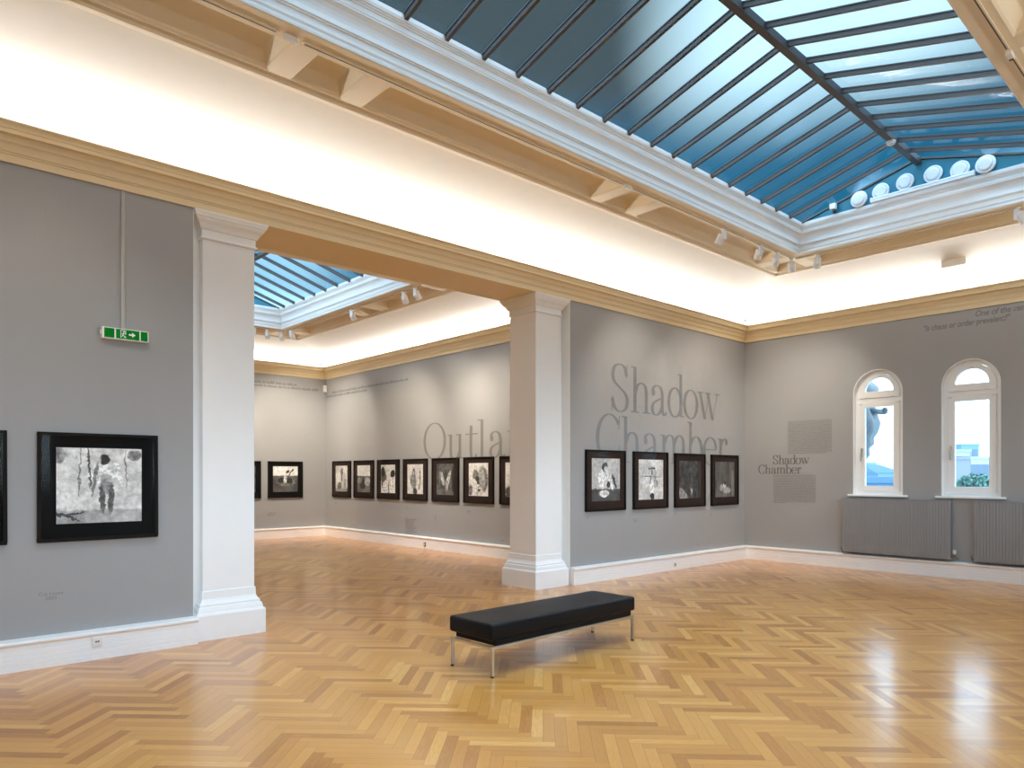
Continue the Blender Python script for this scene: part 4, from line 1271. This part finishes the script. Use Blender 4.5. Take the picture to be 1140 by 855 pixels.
MB().box(-0.09, -0.03, -0.042, 0.042, 0.0, 0.08).build('lamp_box', M['fitting'], t, bevel=0.006)
MB().box(-0.05, -0.001, -0.012, 0.012, -0.045, 0.02).build('bracket', M['black'], t)
t = thing('smoke_detector', 'small white smoke detector under the skylight ridge', 'detector', (-3.12, -3.73, ez1 + RISE1 - 0.085))
MB().lathe([(0.055, 0.0), (0.056, -0.012), (0.048, -0.020)], (0, 0, 0), 24).build('base', M['fitting'], t)
MB().lathe([(0.046, -0.020), (0.046, -0.034), (0.030, -0.046), (0.004, -0.048)], (0, 0, 0), 24).build('sensor_cap', M['fitting'], t)

# ================================================================== small fittings
t = thing('wall_socket', 'white double-slot socket on the left skirting below the large print', 'socket', (-11.042, -0.082, 0.158))
MB().box(-0.042, 0.042, -0.010, 0.0, -0.042, 0.042).build('plate', M['socket'], t, bevel=0.004)
MB().box(-0.028, 0.028, -0.013, -0.0101, -0.026, 0.030).build('insert', M['socket'], t, bevel=0.002)
for s in (-0.009, 0.009):
    MB().box(s - 0.007, s + 0.007, -0.0142, -0.0131, -0.004, 0.008).build('jack', M['black'], t)
t = thing('wall_socket', 'tiny white socket on the skirting under the dark tangled photograph', 'socket', (-2.440, -0.082, 0.090))
MB().box(-0.035, 0.035, -0.012, 0.0, -0.040, 0.040).build('plate', M['socket'], t, bevel=0.004)
MB().box(-0.015, 0.015, -0.016, -0.0121, -0.020, 0.020).build('jack', M['brass'], t)
t = thing('wall_socket', 'small yellowed socket on the skirting of the farther room', 'socket', (SX1 - 0.082, 5.60, 0.095), R2)
MB().box(-0.035, 0.035, -0.014, 0.0, -0.045, 0.045).build('plate', M['brass'], t, bevel=0.004)
MB().box(-0.014, 0.014, -0.018, -0.0141, -0.02, 0.02).build('jack', M['socket'], t)
t = thing('motion_sensor', 'small white motion sensor in the corner of the farther room beneath the cornice', 'sensor', (SX1 - 0.03, SY1 - 0.03, 3.80))
MB().box(-0.062, 0.02, -0.062, 0.02, 0.0, 0.185).build('housing', M['socket'], t, bevel=0.012)
MB().tube((-0.055, -0.055, 0.045), (-0.055, -0.055, 0.10), 0.022).build('lens', M['fitting'], t)


def cornice_cam(loc, rz, label):
    t = thing('corner_camera', label, 'camera', loc, rz, 'corner cameras on the cornices')
    MB().box(-0.035, 0.035, -0.035, 0.035, 0.0, 0.012).build('foot', M['fitting'], t, bevel=0.003)
    MB().tube((0, 0, 0.010), (0, 0, 0.05), 0.010).build('stem', M['fitting'], t)
    b_ = MB().box(-0.075, 0.055, -0.03, 0.03, 0.045, 0.105).build('body', M['fitting'], t, bevel=0.006)
    MB().tube((-0.076, 0, 0.075), (-0.084, 0, 0.075), 0.022).build('lens', M['black'], b_)


cornice_cam((-0.205, -0.105, 4.4465), math.radians(40), 'tiny white camera standing on the cornice in the main corner')
cornice_cam((SX1 - 0.16, SY1 - 0.12, 4.4465), math.radians(40), 'tiny white camera standing on the cornice in the corner of the farther room')

# white hood on the cove above the second window
zc = lambda d: CZ + (4.955 + 0.04 - CZ) * ((d / 1.15) ** CE)
mb = MB()
d0, d1 = 0.30, 0.56
prf = [(-d0, zc(d0) - 0.004), (-d1, zc(d0) - 0.004), (-d1, zc(d1) + 0.004)]
mb.add([(x_, -0.16, z_) for x_, z_ in prf] + [(x_, 0.16, z_) for x_, z_ in prf], [(0, 1, 2), (5, 4, 3), (0, 3, 4, 1), (1, 4, 5, 2), (2, 5, 3, 0)])
o = mb.build('vent_hood', M['cove'], None, loc=(0, -3.70, 0))
tag(o, 'white wedge-shaped hood on the glowing cove above the second window', 'vent')

# ================================================================== outside the windows
def far_pt(px, dist, z):
    d = RGT * ((px - 570) / FOC) + FWD
    return Vector((CAM[0] + d.x * dist, CAM[1] + d.y * dist, z))


struct(MB().box(2.0, 700, -500, 500, -14.2, -14.0).build('ground', M['ground']), 'hazy ground of the town outside')


def house(px0, px1, dist, ztop, mat, label, wins=(0, 0), roof=0.0, depth=10.0, zb=-14.0, roofmat='city_dark'):
    a, b_ = far_pt(px0, dist, 0), far_pt(px1, dist, 0)
    w = (b_ - a).length; ang = math.atan2((b_ - a).y, (b_ - a).x)
    t = thing('town_building', label, 'building', (a.x, a.y, 0), ang, 'town buildings outside the windows')
    MB().box(0, w, 0, depth, zb, ztop).build('facade', M[mat], t)
    if roof > 0:
        MB().add([(-0.3, -0.3, ztop), (w + 0.3, -0.3, ztop), (w + 0.3, depth + 0.3, ztop), (-0.3, depth + 0.3, ztop), (0.4, depth / 2, ztop + roof), (w - 0.4, depth / 2, ztop + roof)],
                 [(0, 3, 2, 1), (0, 1, 5, 4), (2, 3, 4, 5), (1, 2, 5), (3, 0, 4)]).build('roof', M[roofmat], t)
    else:
        MB().box(-0.15, w + 0.15, -0.15, depth + 0.15, ztop, ztop + 0.35).build('parapet', M[mat], t)
    nx, nz = wins
    for i_ in range(nx):
        for k in range(nz):
            x_ = w * (i_ + 0.5) / nx; z_ = ztop - 1.6 - 2.9 * k
            MB().box(x_ - 0.55, x_ + 0.55, -0.06, 0.02, z_ - 0.8, z_ + 0.8).build('window', M['city_win'], t)
    return t


house(1046, 1080, 120, 5.6, 'city_pale', 'broad pale building with rows of windows seen through the second window', (6, 3))
house(1081, 1120, 105, 4.0, 'city_pale', 'pale building with square windows on the right in the second window', (5, 3))
house(1070, 1090, 150, 7.9, 'city_blue', 'blue-grey block rising behind the pale buildings in the second window', (2, 2))
house(1040, 1086, 62, -0.6, 'city_pale', 'low house with a sloping pale roof below the pale buildings in the second window', (0, 0), 2.2, 9, roofmat='city_pale')
house(945, 974, 110, 3.2, 'city_blue', 'blue-grey building at the left in the first window', (4, 2))
house(977, 1003, 95, 1.9, 'city_blue', 'blue-grey building at the right in the first window', (3, 2), 1.2)
house(935, 1010, 40, 1.15, 'city_dark', 'long dark blue roof terrace low in the first window', (8, 1))


def tree(px, dist, zc_, rad, label):
    c = far_pt(px, dist, zc_)
    t = thing('street_tree', label, 'tree', (c.x, c.y, -14.0), 0)
    MB().tube((0, 0, 0), (0, 0, zc_ + 14 - rad * 0.4), 0.22, 0.14).build('trunk', M['bark'], t)
    r_ = random.Random(3); mb = MB()
    for _ in range(1400):
        v = Vector((r_.gauss(0, 1), r_.gauss(0, 1), r_.gauss(0, 1))).normalized() * rad * (0.55 + 0.45 * r_.random())
        v.z = v.z * 0.85 + zc_ + 14
        s = rad * 0.11
        a = Vector((r_.uniform(-1, 1), r_.uniform(-1, 1), r_.uniform(-1, 1))).normalized() * s
        b_ = a.cross(Vector((r_.uniform(-1, 1), r_.uniform(-1, 1), r_.uniform(-1, 1)))).normalized() * s * 0.6
        mb.add([v - a, v + b_, v + a, v - b_], [(0, 1, 2, 3)])
    mb.build('crown', M['leaf'], t, fix=False)


tree(1089, 34, 0.85, 1.0, 'round green tree low in the second window')

# carved stone figure on the facade outside the first window: drapery folds and a scroll
st = thing('stone_figure', 'weathered carved stone figure with folded drapery outside the first window', 'statue', (1.75, -1.36, 0.0))
mb = MB(); n = 40; prev = None; rows = []
for k, (z_, r_) in enumerate([(1.2, 0.15), (1.6, 0.16), (1.9, 0.19), (2.0, 0.25), (2.12, 0.24), (2.2, 0.31), (2.32, 0.30), (2.42, 0.37), (2.6, 0.405), (2.75, 0.37), (2.9, 0.33), (3.0, 0.25), (3.1, 0.20)]):
    rows.append([((r_ * (1 + 0.13 * math.sin(9 * q + z_ * 5) + 0.05 * math.sin(17 * q - z_ * 9))) * math.cos(q), (r_ * (1 + 0.13 * math.sin(9 * q + z_ * 5))) * math.sin(q), z_) for q in [2 * PI * i_ / n for i_ in range(n)]])
vs = [p for r in rows for p in r]
fs = [(a * n + i_, a * n + (i_ + 1) % n, (a + 1) * n + (i_ + 1) % n, (a + 1) * n + i_) for a in range(len(rows) - 1) for i_ in range(n)] + [tuple(reversed(range(n))), tuple(range((len(rows) - 1) * n, len(rows) * n))]
mb.add(vs, fs)
mb.build('drapery', M['stone'], st, smooth=True)
MB().lathe([(0.02, 3.02), (0.20, 3.05), (0.29, 3.16), (0.27, 3.30), (0.16, 3.40), (0.01, 3.43)], (0.0, -0.15, 0), 20).build('head', M['stone'], st, smooth=True)
mb = MB(); prev = None
for k in range(22):
    a = 2 * PI * k / 20
    r_ = 0.02 + 0.003 * k
    p = (0.0, -0.54 + r_ * math.cos(a) * 0.8, 2.83 + r_ * math.sin(a) * 0.7)
    if prev: mb.tube(prev, p, 0.035, 0.035, 10)
    prev = p
mb.tube((0, -0.28, 2.84), (0, -0.52, 2.80), 0.06, 0.05, 12)
mb.build('scroll', M['stone'], st, smooth=True)
MB().box(-0.30, 0.30, -0.17, 0.17, -14.0, 1.22).build('pedestal', M['stone'], st)


def hill(px, dist, top, spread, label):
    c = far_pt(px, dist, 0); mb = MB(); n = 40; m = 10; vs = []
    for i_ in range(m + 1):
        t_ = i_ / m
        for k in range(n):
            q = 2 * PI * k / n
            r_ = spread * t_ * (1 + 0.12 * math.sin(3 * q) + 0.07 * math.sin(7 * q))
            vs.append((c.x + r_ * math.cos(q), c.y + r_ * math.sin(q), -14 + (top + 14) * (math.cos(PI * t_) * 0.5 + 0.5)))
    fs = [(i_ * n + k, i_ * n + (k + 1) % n, (i_ + 1) * n + (k + 1) % n, (i_ + 1) * n + k) for i_ in range(m) for k in range(n)]
    struct(mb.add(vs, fs).build('hill', M['hill'], None, smooth=True), label)


hill(975, 520, 16.5, 190, 'pale hazy hill on the horizon in the first window')
